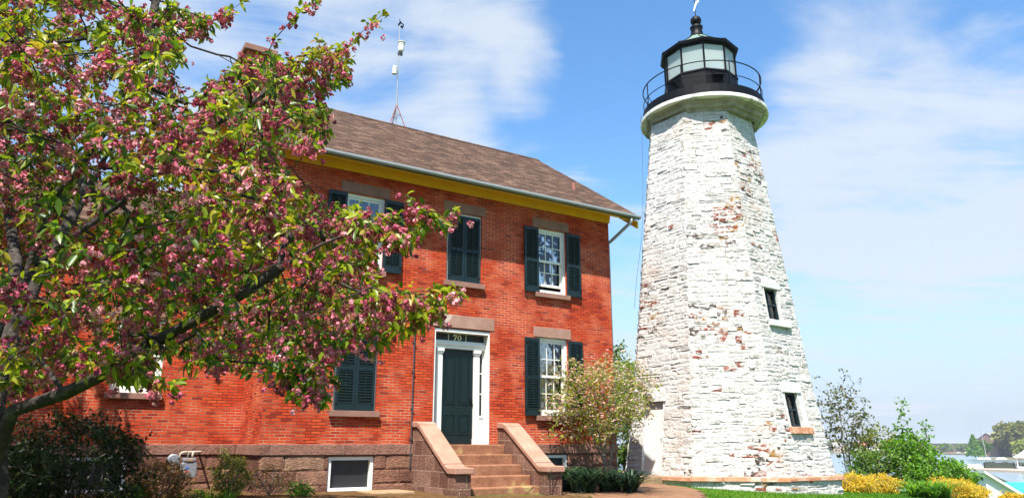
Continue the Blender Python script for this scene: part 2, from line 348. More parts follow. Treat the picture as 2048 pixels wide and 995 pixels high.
MT = dict(
    brick=brick_mat(), shingle=shingle_mat(),
    belt=ashlar_mat('belt_stone', ((.21,.105,.075), (.27,.14,.105), (.30,.17,.12)), 1.45, 2.0, .7, 0.),
    found=ashlar_mat('foundation_stone', ((.19,.085,.06), (.27,.135,.095), (.34,.19,.13)), .62, .30, 1., .43),
    cheek=ashlar_mat('cheek_stone', ((.15,.07,.05), (.22,.115,.082), (.28,.16,.115)), .40, .31, .9, .4, (.35,.25,.17)),
    coping=stone_mat('coping_stone', ((.27,.135,.09), (.34,.18,.125), (.40,.235,.17)), .25, 40.),
    step=stone_mat('step_stone', ((.13,.055,.028), (.235,.105,.055), (.32,.16,.09)), .4, 20., 3., (.36,.25,.10)),
    lintel=stone_mat('lintel_stone', ((.17,.085,.062), (.23,.12,.09), (.28,.155,.12)), .3, 50.),
    lintel_worn=stone_mat('worn_lintel_stone', ((.23,.125,.09), (.29,.165,.12), (.36,.23,.18)), .3, 50., 1.5, (.52,.43,.37)),
    white=plain('white_paint', (.70,.69,.64), .45, var=.05), cream=plain('cream_paint', (.74,.70,.58), .5, var=.06),
    yellow=plain('yellow_paint', (.80,.43,.006), .55, var=.10, scale=3.),
    yellow2=plain('pale_yellow_paint', (.66,.46,.06), .55, var=.08),
    green=plain('dark_green_paint', (.006,.017,.020), .42, var=.15, spec=.3), door=plain('door_green_paint', (.004,.012,.012), .35, var=.1, spec=.3),
    gutter=plain('gutter_metal', (.25,.265,.27), .4, .0, var=.06), black=plain('black_metal', (.0035,.0037,.0045), .5, var=.2, spec=.14),
    iron=plain('dark_iron', (.05,.05,.055), .5, var=.2), steel=plain('galvanised_steel', (.30,.31,.32), .45, .5, var=.1),
    rust=plain('rusty_red_metal', (.24,.085,.06), .7, var=.2),
    glass=glass_mat(), lglass=glass_mat('lantern_glass', 1.6, (.96,.99,.97), .36),
    blind=plain('window_blind', (.52,.48,.40), .8, var=.1), curtain=plain('white_curtain', (.80,.84,.80), .85, var=.1, scale=3.),
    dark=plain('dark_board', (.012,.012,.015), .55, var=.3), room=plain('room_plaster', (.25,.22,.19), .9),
    wash=whitewash_mat(), mortar=plain('whitewashed_mortar', (.52,.51,.49), .9, var=.25, scale=9., bump=.7, bscale=25.),
    cornice=stone_mat('cornice_stone', ((.09,.075,.055), (.27,.24,.19), (.40,.36,.30)), .5, 14., 2.2),
    lip=stone_mat('cornice_lip_paint', ((.02,.018,.016), (.66,.65,.60), (.78,.77,.74)), .3, 20., 2.0),
    sill_red=stone_mat('red_sill_stone', ((.28,.12,.06), (.40,.19,.10), (.6,.42,.32)), .5, 20., 5.),
    ledge=stone_mat('ledge_slabs', ((.30,.12,.06), (.42,.20,.11), (.66,.54,.46)), .5, 16., 2.),
    tan=stone_mat('tan_slab', ((.20,.13,.07), (.28,.19,.105), (.34,.25,.16)), .3, 20.),
    copper=plain('green_copper', (.13,.20,.155), .6, var=.2, scale=2.), greydoor=plain('pale_grey_paint', (.56,.54,.50), .5, var=.04),
    digits=plain('gilt_digits', (.85,.80,.58), .5, var=.03), meter=plain('meter_paint', (.17,.185,.205), .45, var=.06),
    blue=plain('blue_label', (.05,.14,.45), .5), red=plain('red_label', (.5,.06,.03), .5), pipe=plain('gas_pipe_paint', (.34,.29,.22), .5),
    bark=stone_mat('cherry_bark', ((.018,.014,.012), (.04,.031,.026), (.10,.085,.07)), .8, 30., 7.),
    bark2=stone_mat('grey_bark', ((.09,.075,.06), (.16,.135,.11), (.24,.21,.18)), .6, 30., 8.),
    leaf=leaf_mat('cherry_leaves', [(0, (.025,.06,.006)), (.3, (.08,.145,.007)), (.58, (.25,.29,.010)), (.84, (.30,.20,.018)), (1, (.17,.06,.02))], .42, 1.6, .38),
    pink=leaf_mat('pink_petals', [(0, (.26,.025,.065)), (.4, (.42,.07,.12)), (.75, (.60,.17,.23)), (1, (.76,.38,.42))], .25, 1.0, .7),
)
MT['pink'].node_tree.nodes  # petals are plain thin diffuse faces

# ------------------------------------------------------------------ ground, beds, path, water
def smooth(a, b, x):
    t = np.clip((np.asarray(x, float)-a)/(b-a), 0, 1); return t*t*(3-2*t)
def ground_z(x, y):
    x = np.asarray(x, float); y = np.asarray(y, float)
    z = -.93 - .05*np.clip(x+3, 0, 7)*smooth(8, 13, y)*.5 - .058*np.clip(x-4, 0, 40) - .65*smooth(11.5, 5, y)*smooth(7, -1, x) - .25*smooth(14, 6, y)
    d = np.maximum(x-13.6+.15*np.clip(20-y, 0, 30), y-36.); d = np.where(y < 5, np.minimum(d, x-25), d)
    z = z - 12.5*smooth(0, 75, d)
    return np.maximum(z, -14.)
def axis(lims, steps):
    a = []
    for (l, h), s in zip(zip(lims[:-1], lims[1:]), steps): a += list(np.arange(l, h, s))
    return np.array(a + [lims[-1]])
xs = axis([-7000, -500, -100, -20, 24, 110, 600, 7000], [1500, 80, 8, .5, 2.5, 60, 1200])
ys = axis([-7000, -500, -60, 4, 42, 140, 700, 9000], [1500, 80, 6, .5, 3, 60, 1500])
XX, YY = np.meshgrid(xs, ys); ZZ = ground_z(XX, YY)
nx, ny = len(xs), len(ys)
idx = np.arange(nx*ny).reshape(ny, nx)
F = np.stack([idx[:-1,:-1], idx[:-1,1:], idx[1:,1:], idx[1:,:-1]], -1).reshape(-1, 4)
def ground_mat(name, c, scale=3., bump=.6):
    m, nt, b = new_mat(name)
    tc = node(nt, 'ShaderNodeTexCoord').outputs['Object']
    n = node(nt, 'ShaderNodeTexNoise', {'Vector': tc, 'Scale': scale, 'Detail': 10., 'Roughness': .75}).outputs[0]
    col = ramp(nt, n, [(.3, c[0]), (.5, c[1]), (.7, c[2])])
    nt.links.new(col, b.inputs['Base Color']); b.inputs['Roughness'].default_value = .95; b.inputs['Specular IOR Level'].default_value = .1
    n3 = node(nt, 'ShaderNodeTexNoise', {'Vector': tc, 'Scale': scale*7, 'Detail': 6., 'Roughness': .7}).outputs[0]
    nt.links.new(node(nt, 'ShaderNodeBump', {'Height': n3, 'Strength': bump, 'Distance': .08}).outputs[0], b.inputs['Normal'])
    return m
struct(npmesh('ground', np.stack([XX, YY, ZZ], -1).reshape(-1, 3), F, ground_mat('turf_soil', ((.035,.085,.004), (.055,.125,.006), (.10,.165,.012))), smooth=True))

def drape(name, poly, mat, lift, step=.3, kind='structure'):
    """flat sheet that follows the ground inside a polygon of world (x, y)"""
    P = np.array(poly); n = len(P)
    x0, y0 = P.min(0); x1, y1 = P.max(0)
    gx = np.arange(x0, x1+step, step); gy = np.arange(y0, y1+step, step)
    vid = {}; V = []; Fs = []
    def inside(x, y):
        c = False
        for i in range(n):
            xa, ya = P[i]; xb, yb = P[i-1]
            if (ya > y) != (yb > y) and x < (xb-xa)*(y-ya)/(yb-ya)+xa: c = not c
        return c
    def vtx(i, j):
        if (i, j) not in vid:
            x = gx[i] + rnd.uniform(-.1,.1)*step; y = gy[j] + rnd.uniform(-.1,.1)*step
            vid[i, j] = len(V); V.append((x, y, float(ground_z(x, y)) + lift))
        return vid[i, j]
    for i in range(len(gx)-1):
        for j in range(len(gy)-1):
            if inside(gx[i]+step/2, gy[j]+step/2):
                Fs.append((vtx(i,j), vtx(i+1,j), vtx(i+1,j+1), vtx(i,j+1)))
    o = npmesh(name, V, Fs, mat, smooth=True); o['kind'] = kind; return o

ANG = radians(57.7); U = Vector((sin(ANG), cos(ANG), 0)); INW = Vector((-cos(ANG), sin(ANG), 0)); DIST = 15.
def hw(u, n, z=0.): return U*u + INW*(DIST+n) + Vector((0, 0, z))          # house coordinates to world
def hxy(u, n): p = hw(u, n); return (p.x, p.y)

drape('garden_bed', [hxy(-6, 2.2), hxy(3.8, 2.2), hxy(3.8, .1), hxy(6.95, .1), hxy(6.95, -2.6), hxy(5.0, -3.6), hxy(-6, -4.5)],
      ground_mat('bark_mulch', ((.08,.04,.016), (.19,.105,.04), (.28,.17,.075)), 7., 1.), .012, .18)
drape('garden_bed', [hxy(9.5, .1), hxy(13.2, .1), hxy(13.4, -1.7), hxy(9.5, -2.6)],
      ground_mat('leaf_litter', ((.10,.06,.03), (.22,.13,.06), (.34,.22,.10)), 6., .9), .012, .18)
def path_brick_mat():
    m, nt, b = new_mat('path_brick')
    tc = node(nt, 'ShaderNodeTexCoord').outputs['Object']
    mp = node(nt, 'ShaderNodeMapping', {0: tc, 'Rotation': (0, 0, .5)}).outputs[0]
    br = node(nt, 'ShaderNodeTexBrick', {'Vector': mp, 'Color1': (0,0,0,1), 'Color2': (1,1,1,1), 'Mortar': (.2,.2,.2,1), 'Scale': 1.,
        'Mortar Size': .008, 'Brick Width': .2, 'Row Height': .1})
    col = ramp(nt, br.outputs[0], [(0, (.13,.05,.02)), (.5, (.20,.085,.035)), (1, (.25,.12,.055))])
    n = node(nt, 'ShaderNodeTexNoise', {'Vector': tc, 'Scale': 4., 'Detail': 8.}).outputs[0]
    col = mix(nt, ramp(nt, n, [(.48, 0.), (.68, .6)]), col, (.19,.125,.05))
    col = mix(nt, math_(nt, 'MULTIPLY', br.outputs[1], .8), col, (.08,.05,.025))
    nt.links.new(col, b.inputs['Base Color']); b.inputs['Roughness'].default_value = .9
    nt.links.new(node(nt, 'ShaderNodeBump', {'Height': br.outputs[1], 'Strength': -.6, 'Distance': .02}).outputs[0], b.inputs['Normal'])
    return m
PATH = [(3.35,21.75),(4.3,21.9),(4.75,21.0),(4.85,19.8),(4.55,18.2),(4.2,16.6),(3.6,14.5),(1.4,14.5),(1.85,16.8),(2.75,18.6),(3.1,20.2)]
drape('path', PATH, path_brick_mat(), .02, .2)
drape('garden_bed', [hxy(6.97, -2.02), hxy(9.5, -2.02), hxy(9.5, -9), hxy(6.0, -9)], bpy.data.materials['bark_mulch'], .012, .2)

# water
mw, ntw, bw_ = new_mat('water')
bw_.inputs['Base Color'].default_value = (.16,.21,.24,1); bw_.inputs['Roughness'].default_value = .22
tcw = node(ntw, 'ShaderNodeTexCoord').outputs['Object']
mpw = node(ntw, 'ShaderNodeMapping', {0: tcw, 'Scale': (.5, .16, 1)}).outputs[0]
nw = node(ntw, 'ShaderNodeTexNoise', {'Vector': mpw, 'Scale': 1.2, 'Detail': 4.}).outputs[0]
ntw.links.new(node(ntw, 'ShaderNodeBump', {'Height': nw, 'Strength': .5, 'Distance': .4}).outputs[0], bw_.inputs['Normal'])
b = MB(); b.poly([(-9000, 40, -12), (9000, 40, -12), (9000, 12000, -12), (-9000, 12000, -12)])
struct(b.build('water', mw))
bank = [(-4000,1060),(450,1020),(528,920),(545,800),(415,640),(384,612),(480,560),(900,500),(4000,400),(9000,900),(9000,6000),(-4000,6000)]
b = MB(); b.prism(bank, 2, -14, -10.6)
struct(b.build('far_bank', ground_mat('bank_earth', ((.10,.10,.05), (.17,.16,.08), (.26,.22,.13)), .05, .2)))

# ------------------------------------------------------------------ house
HO = (8.2, 4.35, -1.0)                                                     # base of the house in house coordinates
house = empty('keeper_house', hw(*HO), radians(90)-ANG, 'two storey red brick keeper house with brown shingle roof, yellow eaves and dark green shutters', 'house')
def hb(b, name, mat, parent=None, **k): return b.build(name, mat, parent or house, off=HO, **k)

def wall_cells(b, x0, x1, z0, z1, holes, y, depth, flip=False):
    """front wall sheet at y with rectangular holes and their reveals"""
    X = sorted({x0, x1, *[h[0] for h in holes], *[h[1] for h in holes]}); Z = sorted({z0, z1, *[h[2] for h in holes], *[h[3] for h in holes]})
    X = [x for x in X if x0 <= x <= x1]; Z = [z for z in Z if z0 <= z <= z1]
    for xa, xb in zip(X[:-1], X[1:]):
        for za, zb in zip(Z[:-1], Z[1:]):
            cx, cz = (xa+xb)/2, (za+zb)/2
            if any(h[0] < cx < h[1] and h[2] < cz < h[3] for h in holes): continue
            b.poly([(xa,y,za),(xb,y,za),(xb,y,zb),(xa,y,zb)])
    for a, c, d, e in holes:
        b.poly([(a,y,d),(a,y+depth,d),(a,y+depth,e),(a,y,e)]); b.poly([(c,y,d),(c,y,e),(c,y+depth,e),(c,y+depth,d)])
        if e <= z1: b.poly([(a,y,e),(a,y+depth,e),(c,y+depth,e),(c,y,e)])
        if d >= z0: b.poly([(a,y,d),(c,y,d),(c,y+depth,d),(a,y+depth,d)])

UL, UR, WT = 3.68, 12.67, 5.97
LWZ, UWZ = (.68, 2.60), (3.74, 5.47)
WU = (5.55, 8.12, 10.70); WW = .96
holes = [(c-WW/2, c+WW/2, *UWZ) for c in WU] + [(c-WW/2, c+WW/2, *LWZ) for c in (WU[0], WU[2])] + [(7.38, 8.86, 0., 2.63)]
b = MB(); wall_cells(b, UL, UR, 0., 6.2, holes, 0., .30)
RZ = lambda n: 6.12 + (min(n, 8.7-n)+.62)*.68 - .14
gab = [(0, -.02), (8.7, -.02), (8.7, RZ(8.7)), (4.35, RZ(4.35)), (0, RZ(0))]
b.poly([(UL, n, z) for n, z in gab][::-1]); b.poly([(UR, n, z) for n, z in gab])
b.poly([(UL, 8.7, 0), (UR, 8.7, 0), (UR, 8.7, 6.3), (UL, 8.7, 6.3)])
hb(b, 'wall', MT['brick'])
# lower wing set back on the left
WGL, WGN, WGT = -6.2, 2.0, 4.45
b = MB(); wall_cells(b, WGL, UL-.003, 0., WGT, [(1.07, 2.02, 1.02, 2.62), (-3.2, -2.25, 1.02, 2.62)], WGN, .3)
b.poly([(WGL, n, z) for n, z in ((WGN, 0), (8.0, 0), (8.0, WGT), (5., WGT+1.5), (WGN, WGT))])
hb(b, 'wing_wall', MT['brick'])
b = MB(); b.prism([(WGN-.4, WGT-.02), (5., WGT+1.95), (8.4, WGT-.02), (8.4, WGT-.14), (5., WGT+1.8), (WGN-.4, WGT-.14)], 0, WGL-.3, UL-.01)
hb(b, 'wing_roof', MT['shingle'])
b = MB(); b.box(WGL, UL-.01, WGN-.03, WGN+.05, WGT-.28, WGT-.04); b.box(WGL-.25, UL-.012, WGN-.36, WGN-.03, WGT-.17, WGT-.145)
hb(b, 'wing_frieze', MT['yellow'])
# belt course and foundation of rock faced brownstone
bas = [(5.06, 6.04, -.93, -.245), (10.1, 11.1, -.93, -.245)]
basw = [(.55, 1.58, -.93, -.235)]
b = MB()
b.box(UL-.035, 7.0, -.04, .1, -.212, 0.); b.box(9.4, UR+.035, -.04, .1, -.212, 0.)
b.box(UL-.04, UL+.1, .1, WGN-.04, -.212, -.0012); b.box(UR-.1, UR+.04, .1, 8.7, -.212, -.001)
b.box(WGL-.04, UL-.042, WGN-.04, WGN+.1, -.212, -.0005)
hb(b, 'belt_course', MT['belt'], bevel=.012)
def rough_wall(b, x0, x1, z0, z1, hol, y, seed, rows=(.30,.28,.33,.35)):
    """rock faced blocks: every block bulges by its own amount"""
    r = random.Random(seed); z = z1
    for h in rows:
        za = max(z-h, z0); x = x0
        while x < x1-.02:
            L = r.uniform(.42, .95); xb = min(x+L, x1)
            if x1-xb < .2: xb = x1
            parts = [(x, xb)]
            for ho in hol:
                if za < ho[3]-.02 and z > ho[2]+.02:
                    q = []
                    for a, c in parts:
                        if a < ho[0]: q.append((a, min(c, ho[0])))
                        if c > ho[1]: q.append((max(a, ho[1]), c))
                    parts = [p for p in q if p[1]-p[0] > .03]
            for a, c in parts:
                g = .006; nxp = 5; nzp = 4; d = r.uniform(.006,.018); t = r.random(); vs = []
                for j in range(nzp):
                    for i in range(nxp):
                        ed = i in (0, nxp-1) or j in (0, nzp-1)
                        dy = 0. if ed else -d + r.uniform(-.007,.006)
                        fx = [0,.10,.5,.90,1][i]; fz = [0,.12,.88,1][j]
                        vs.append((a+g+(c-a-2*g)*(fx + (0 if ed else r.uniform(-.05,.05))), y+dy, za+g+(z-za-2*g)*fz))
                fs = [(j*nxp+i, j*nxp+i+1, (j+1)*nxp+i+1, (j+1)*nxp+i) for j in range(nzp-1) for i in range(nxp-1)]
                b._add(vs, fs, .001+t*.998)
            x = xb
        z = za
        if z <= z0+.01: break
def found_mat():
    m, nt, b = new_mat('rock_faced_brownstone')
    tc = node(nt, 'ShaderNodeTexCoord').outputs['Object']
    t = node(nt, 'ShaderNodeAttribute', attribute_name='tint').outputs['Fac']
    col = ramp(nt, t, [(0, (.13,.058,.040)), (.3, (.195,.095,.063)), (.7, (.25,.125,.08)), (1, (.30,.18,.115))])
    n = node(nt, 'ShaderNodeTexNoise', {'Vector': tc, 'Scale': 5., 'Detail': 8., 'Roughness': .7}).outputs[0]
    col = mix(nt, .8, col, ramp(nt, n, [(.3, (.45,.4,.38)), (.55, (1.,1.,1.)), (.75, (1.3,1.2,1.1))]), 'MULTIPLY')
    nt.links.new(col, b.inputs['Base Color']); b.inputs['Roughness'].default_value = .9; b.inputs['Specular IOR Level'].default_value = .2
    mp = node(nt, 'ShaderNodeMapping', {0: tc, 'Rotation': (.3, .5, .2), 'Scale': (1, 1, 2)}).outputs[0]
    n3 = node(nt, 'ShaderNodeTexNoise', {'Vector': mp, 'Scale': 14., 'Detail': 6., 'Roughness': .6, 'Distortion': .8}).outputs[0]
    nt.links.new(node(nt, 'ShaderNodeBump', {'Height': n3, 'Strength': 1., 'Distance': .06}).outputs[0], b.inputs['Normal'])
    return m
MT['rock'] = found_mat()
b = MB()
wall_cells(b, UL, UR, -1.7, -.205, bas, 0., .25); rough_wall(b, UL, 7.0, -1.7, -.212, bas, -.004, 1); rough_wall(b, 9.4, UR, -1.7, -.212, bas, -.004, 2)
wall_cells(b, WGL, UL-.003, -1.7, -.205, basw, WGN, .25); rough_wall(b, WGL, UL-.05, -1.7, -.212, basw, WGN-.004, 3)
b.poly([(UL,0,-1.7),(UL,8.7,-1.7),(UL,8.7,-.2),(UL,0,-.2)]); b.poly([(UR,0,-1.7),(UR,8.7,-1.7),(UR,8.7,-.2),(UR,0,-.2)]); b.poly([(UL,8.7,-1.7),(UR,8.7,-1.7),(UR,8.7,0),(UL,8.7,0)])
hb(b, 'foundation', MT['rock'])

# roof
RL, RR = 2.6, 13.28
rp = [(-.62, 6.12), (4.35, 9.5), (9.32, 6.12), (9.32, 6.0), (4.35, 9.36), (-.62, 6.0)]
b = MB(); b.prism(rp, 0, RL, RR); b.prism([(4.2, 9.415), (4.35, 9.525), (4.5, 9.415)], 0, RL-.01, RR+.01)
hb(b, 'roof', MT['shingle'])
b = MB()
b.box(UL, UR+.03, -.035, .05, 5.97, 6.19)                                                   # frieze board
b.box(UL-.03, UR+.031, -.06, -.036, 6.06, 6.185)
hb(b, 'frieze', MT['yellow'], bevel=.006)
for s0, s1 in ((RL+.05, UL-.03), (UR+.03, RR-.05)):
    b = MB()
    for q in (0, 1):
        P = [(-.55, 5.985), (4.35, 9.325), (4.35, 9.29), (-.55, 5.95)]
        if q: P = [(8.7-n, z) for n, z in P]
        b.prism(P, 0, s0, s1)
    hb(b, 'rake_soffit', MT['yellow'])
for s0, s1 in ((RL, RL+.045), (RR-.045, RR)):
    b = MB()
    for q in (0, 1):
        P = [(-.56, 5.978), (4.35, 9.335), (4.35, 9.12), (-.56, 5.76)]
        if q: P = [(8.7-n, z) for n, z in P]
        b.prism(P, 0, s0, s1)
    hb(b, 'rake_board', MT['yellow'])
b = MB(); b.prism([(-.52, 6.02), (-.52, 6.00), (-.06, 6.17), (-.06, 6.19)], 0, UL-.6, UR+.5)
hb(b, 'soffit', MT['yellow'])
b = MB(); b.box(RL+.05, RR-.3, -.56, -.52, 6.02, 6.09)
hb(b, 'fascia', MT['yellow2'])
b = MB()
gp = [(-.575, 6.11), (-.575, 6.045), (-.62, 6.03), (-.665, 6.04), (-.685, 6.07), (-.685, 6.118), (-.67, 6.118), (-.67, 6.075), (-.65, 6.055), (-.62, 6.048), (-.59, 6.055), (-.59, 6.11)]
b.prism(gp, 0, RL+.02, RR+.02); b.box(RL+.02, RL+.04, -.68, -.58, 6.035, 6.11); b.box(RR, RR+.02, -.68, -.58, 6.035, 6.11)
hb(b, 'gutter', MT['gutter'])
b = MB(); b.tube([(12.98, -.62, 6.0), (12.98, -.60, 5.9), (12.93, -.5, 5.82), (12.80, .02, 5.5), (12.74, .12, 5.42), (12.74, .12, 5.25), (12.74, .12, -.8)], .045, 8)
hb(b, 'downspout', MT['gutter'], smooth=True)
# chimney
b = MB(); b.box(3.38, 4.02, 3.7, 4.75, 8.4, 10.2); b.box(3.33, 4.07, 3.65, 4.80, 10.05, 10.28)
ch = hb(b, 'chimney', MT['brick'])
b = MB(); b.box(3.24, 4.12, 3.56, 4.90, 10.28, 10.46)
hb(b, 'chimney_cap', MT['lintel'], ch, bevel=.02)
b = MB(); b.lathe([(.10, 0), (.065, .04), (.06, .32), (.065, .33)], 14, (12.2, .93, 7.05))
hb(b, 'vent_pipe', MT['rust'], smooth=False)
b = MB(); b.tube([(6.86, -.035, 2.62), (6.86, -.035, -.42), (6.86, -.03, -.5)], .016, 8)
for z in (2.2, 1.55, .75, .1): b.box(6.83, 6.89, -.055, .0, z, z+.03)
hb(b, 'conduit', MT['iron'])

# windows
def shutter(parent, x0, x1, y, z0, z1, th=.04):
    b = MB(); st = .058
    b.box(x0, x0+st, y-th, y, z0, z1); b.box(x1-st, x1, y-th, y, z0, z1)
    zm = z0 + (z1-z0)*.46
    for za, zb in ((z0, z0+.15), (zm, zm+.08), (z1-.08, z1)): b.box(x0+st, x1-st, y-th+.003, y-.003, za, zb)
    for za, zb in ((z0+.15, zm), (zm+.08, z1-.08)):
        n = int((zb-za)/.056); M = Matrix.Rotation(radians(40), 3, 'X')
        for i in range(n):
            b.rbox(((x0+x1)/2, y-th/2, za+(i+.5)*(zb-za)/n), (x1-x0-2*st+.004, .05, .010), M)
    b.box(x0+st-.004, x1-st+.004, y-.008, y-.003, z0+.1, z1-.05)
    b.box((x0+x1)/2-.007, (x0+x1)/2+.007, y-th-.012, y-th+.004, z0+.2, z1-.12)
    s = b.build('shutter', MT['green'], parent)
    xe = x0 if x0 < 0 else x1
    for z in (z0+.12, z1-.14):
        h = MB(); h.box(xe-.05 if xe > 0 else xe-.0, xe if xe > 0 else xe+.05, y-th-.008, y-th+.002, z, z+.03)
        h.build('hinge', MT['black'], s)
    return s
def sash(parent, name, x0, x1, y, z0, z1, nx, nz, mat, th=.035):
    b = MB(); r = .05
    b.box(x0, x0+r, y, y+th, z0, z1); b.box(x1-r, x1, y, y+th, z0, z1)
    b.box(x0+r, x1-r, y+.001, y+th-.001, z0, z0+r+.01); b.box(x0+r, x1-r, y+.001, y+th-.001, z1-r, z1)
    for i in range(1, nx): x = x0+r+(x1-x0-2*r)*i/nx; b.box(x-.010, x+.010, y+.004, y+th-.004, z0+r, z1-r)
    for i in range(1, nz): z = z0+r+(z1-z0-2*r)*i/nz; b.box(x0+r, x1-r, y+.006, y+th-.006, z-.010, z+.010)
    return b.build(name, mat, parent)
def window(u, n, z0, z1, wd=WW, shut='open', blind=0., raised=0., curtain=False, grid=(3, 2), lint=MT['lintel']):
    hgt = z1-z0; y0 = .06
    b = MB(); f = .075
    b.box(-wd/2, -wd/2+f, y0, y0+.12, 0, hgt); b.box(wd/2-f, wd/2, y0, y0+.12, 0, hgt)
    b.box(-wd/2+f, wd/2-f, y0+.002, y0+.118, hgt-f, hgt); b.box(-wd/2+f, wd/2-f, y0-.03, y0+.118, 0, .085)
    wi = b.build('window', MT['white'], house, loc=(u-HO[0], n-HO[1], z0-HO[2]))
    xi = wd/2-f-.002; zm = hgt*.5
    sash(wi, 'upper_sash', -xi, xi, y0+.03, zm-.03, hgt-f-.002, *grid, MT['white'])
    sash(wi, 'lower_sash', -xi, xi, y0+.075, .087+raised, zm+.03+raised*.4, *grid, MT['cream'])
    g = MB(); g.box(-xi+.04, xi-.04, y0+.046, y0+.05, zm, hgt-f-.04); g.box(-xi+.04, xi-.04, y0+.09, y0+.094, .13+raised, zm)
    g.build('pane', MT['glass'], wi)
    if blind or curtain:
        b = MB(); k = 22; x0 = -xi; h0 = 0. if curtain else hgt-f-(hgt-f)*blind
        ppts = [(x0+2*xi*i/k, y0+.21+.02*(i % 2) if curtain else y0+.2) for i in range(k+1)]
        for (xa, ya), (xb, yb) in zip(ppts[:-1], ppts[1:]): b.poly([(xa,ya,h0+.05),(xb,yb,h0+.05),(xb,yb,hgt),(xa,ya,hgt)])
        b.build('blind', MT['blind'], wi)
    s = MB(); s.box(-wd/2-.07, wd/2+.06, -.09, .055, -.125, -.002); s.build('sill', MT['lintel'], wi, bevel=.008)
    l = MB(); l.box(-wd/2-.10, wd/2+.10, -.012, .15, hgt+.003, hgt+.26); l.build('lintel', lint, wi, bevel=.006)
    if shut == 'open':
        shutter(wi, -wd/2-.40, -wd/2+.03, -.045, -.01, hgt-.04); shutter(wi, wd/2-.03, wd/2+.42, -.045, -.01, hgt-.04)
    elif shut == 'closed':
        shutter(wi, -wd/2+.05, -.003, .035, .0, hgt-.07); shutter(wi, .003, wd/2-.05, .035, .0, hgt-.07)
    return wi
window(WU[0], 0, *UWZ); window(WU[1], 0, *UWZ, shut='closed'); window(WU[2], 0, *UWZ, raised=.12)
window(WU[0], 0, *LWZ, shut='closed'); window(WU[2], 0, *LWZ, blind=.98, lint=MT['lintel_worn'])
window(1.545, WGN, 1.02, 2.62, wd=.94, shut=None, grid=(1, 1)); window(-2.725, WGN, 1.02, 2.62, wd=.94, shut=None, grid=(1, 1))
# gable window with shutters on the left end
b = MB(); b.box(UL-.03, UL+.02, 5.2, 6.0, 6.75, 7.75); at_ = hb(b, 'gable_window', MT['white'])
b = MB(); b.box(UL-.04, UL-.02, 5.28, 5.92, 6.83, 7.67); hb(b, 'pane', MT['dark'], at_)
for a in (4.8, 6.0):
    b = MB(); b.box(UL-.075, UL-.03, a, a+.4, 6.72, 7.78)
    for i in range(20): b.box(UL-.085, UL-.072, a+.06, a+.34, 6.82+i*.045, 6.84+i*.045)
    hb(b, 'shutter', MT['green'], at_)
# basement windows
for (a, c, d, e), n, pm in ((bas[0], 0., MT['dark']), (bas[1], 0., MT['dark']), (basw[0], WGN, MT['dark'])):
    b = MB(); f = .07
    b.box(a, a+f, n+.03, n+.16, d, e); b.box(c-f, c, n+.03, n+.16, d, e); b.box(a+f, c-f, n+.032, n+.158, e-f, e); b.box(a+f, c-f, n-.02, n+.158, d, d+f)
    bwn = hb(b, 'basement_window', MT['white'])
    b = MB(); b.box(a+f, c-f, n+.13, n+.15, d+f, e-f); hb(b, 'board', pm, bwn)

# front door
DN = .25
b = MB(); b.box(7.28, 8.97, -.014, .15, 2.635, 2.935); hb(b, 'door_lintel', MT['lintel_worn'], bevel=.006)
b = MB()
b.box(7.38, 7.42, .02, DN, 0, 2.60); b.box(8.82, 8.859, .02, DN, 0, 2.60)                        # panelled jambs
b.box(7.42, 8.82, .02, DN, 2.53, 2.60)
b.box(7.42, 8.82, DN-.05, DN+.05, 2.30, 2.36)                                                       # transom bar
b.box(7.42, 8.82, DN-.08, DN+.05, 2.17, 2.30); b.box(7.42, 8.82, DN-.11, DN-.08, 2.25, 2.295)
for x in (7.42, 8.69): b.box(x, x+.13, DN-.01, DN+.04, .0, .62); b.box(x, x+.13, DN-.03, DN-.01, .60, .65)
for x in (7.42, 7.52, 8.69, 8.79): b.box(x, x+.03, DN+.0, DN+.04, .65, 2.17)
for z in (1.14, 1.62): b.box(7.45, 7.52, DN+.005, DN+.03, z, z+.025); b.box(8.72, 8.79, DN+.005, DN+.03, z, z+.025)
surround = hb(b, 'door_surround', MT['white'])
for x in (7.55, 8.54):
    b = MB(); b.box(x, x+.15, DN-.05, DN+.03, .12, 2.06); b.box(x-.012, x+.162, DN-.07, DN+.03, 0., .12); b.box(x-.015, x+.165, DN-.075, DN+.03, 2.06, 2.10); b.box(x-.025, x+.175, DN-.09, DN+.03, 2.10, 2.168)
    for k in (.04, .085): b.box(x+k, x+k+.022, DN-.058, DN-.049, .16, 2.02)
    hb(b, 'pilaster', MT['white'], surround)
for x in (7.45, 8.72):
    b = MB(); b.box(x, x+.07, DN+.015, DN+.02, .65, 2.17); hb(b, 'sidelight', MT['dark'], surround)
b = MB(); b.box(7.70, 8.54, DN+.0, DN+.04, .0, 2.168)
door = hb(b, 'front_door', MT['door'])
b = MB()
for xa, xb in ((7.79, 8.07), (8.17, 8.45)):
    for za, zb in ((.22, .68), (.90, 2.02)):
        for q in ((xa, xb, za, za+.025), (xa, xb, zb-.025, zb), (xa, xa+.025, za+.025, zb-.025), (xb-.025, xb, za+.025, zb-.025)): b.box(q[0], q[1], DN-.016, DN+.0, q[2], q[3])
        b.box(xa+.06, xb-.06, DN-.009, DN+.0, za+.06, zb-.06)
hb(b, 'panel', MT['door'], door)
b = MB(); b.ball((8.49, DN-.045, .98), .028, 10, 6); b.box(8.475, 8.505, DN-.02, DN, .90, 1.06)
hb(b, 'handle', MT['black'], door)
b = MB(); b.box(7.42, 8.82, DN+.02, DN+.03, 2.36, 2.53)
trn = hb(b, 'transom_window', MT['dark'], surround)
for x in (7.86, 8.33):
    b = MB(); b.box(x, x+.015, DN-.0, DN+.019, 2.36, 2.53); hb(b, 'glazing_bar', MT['white'], surround)
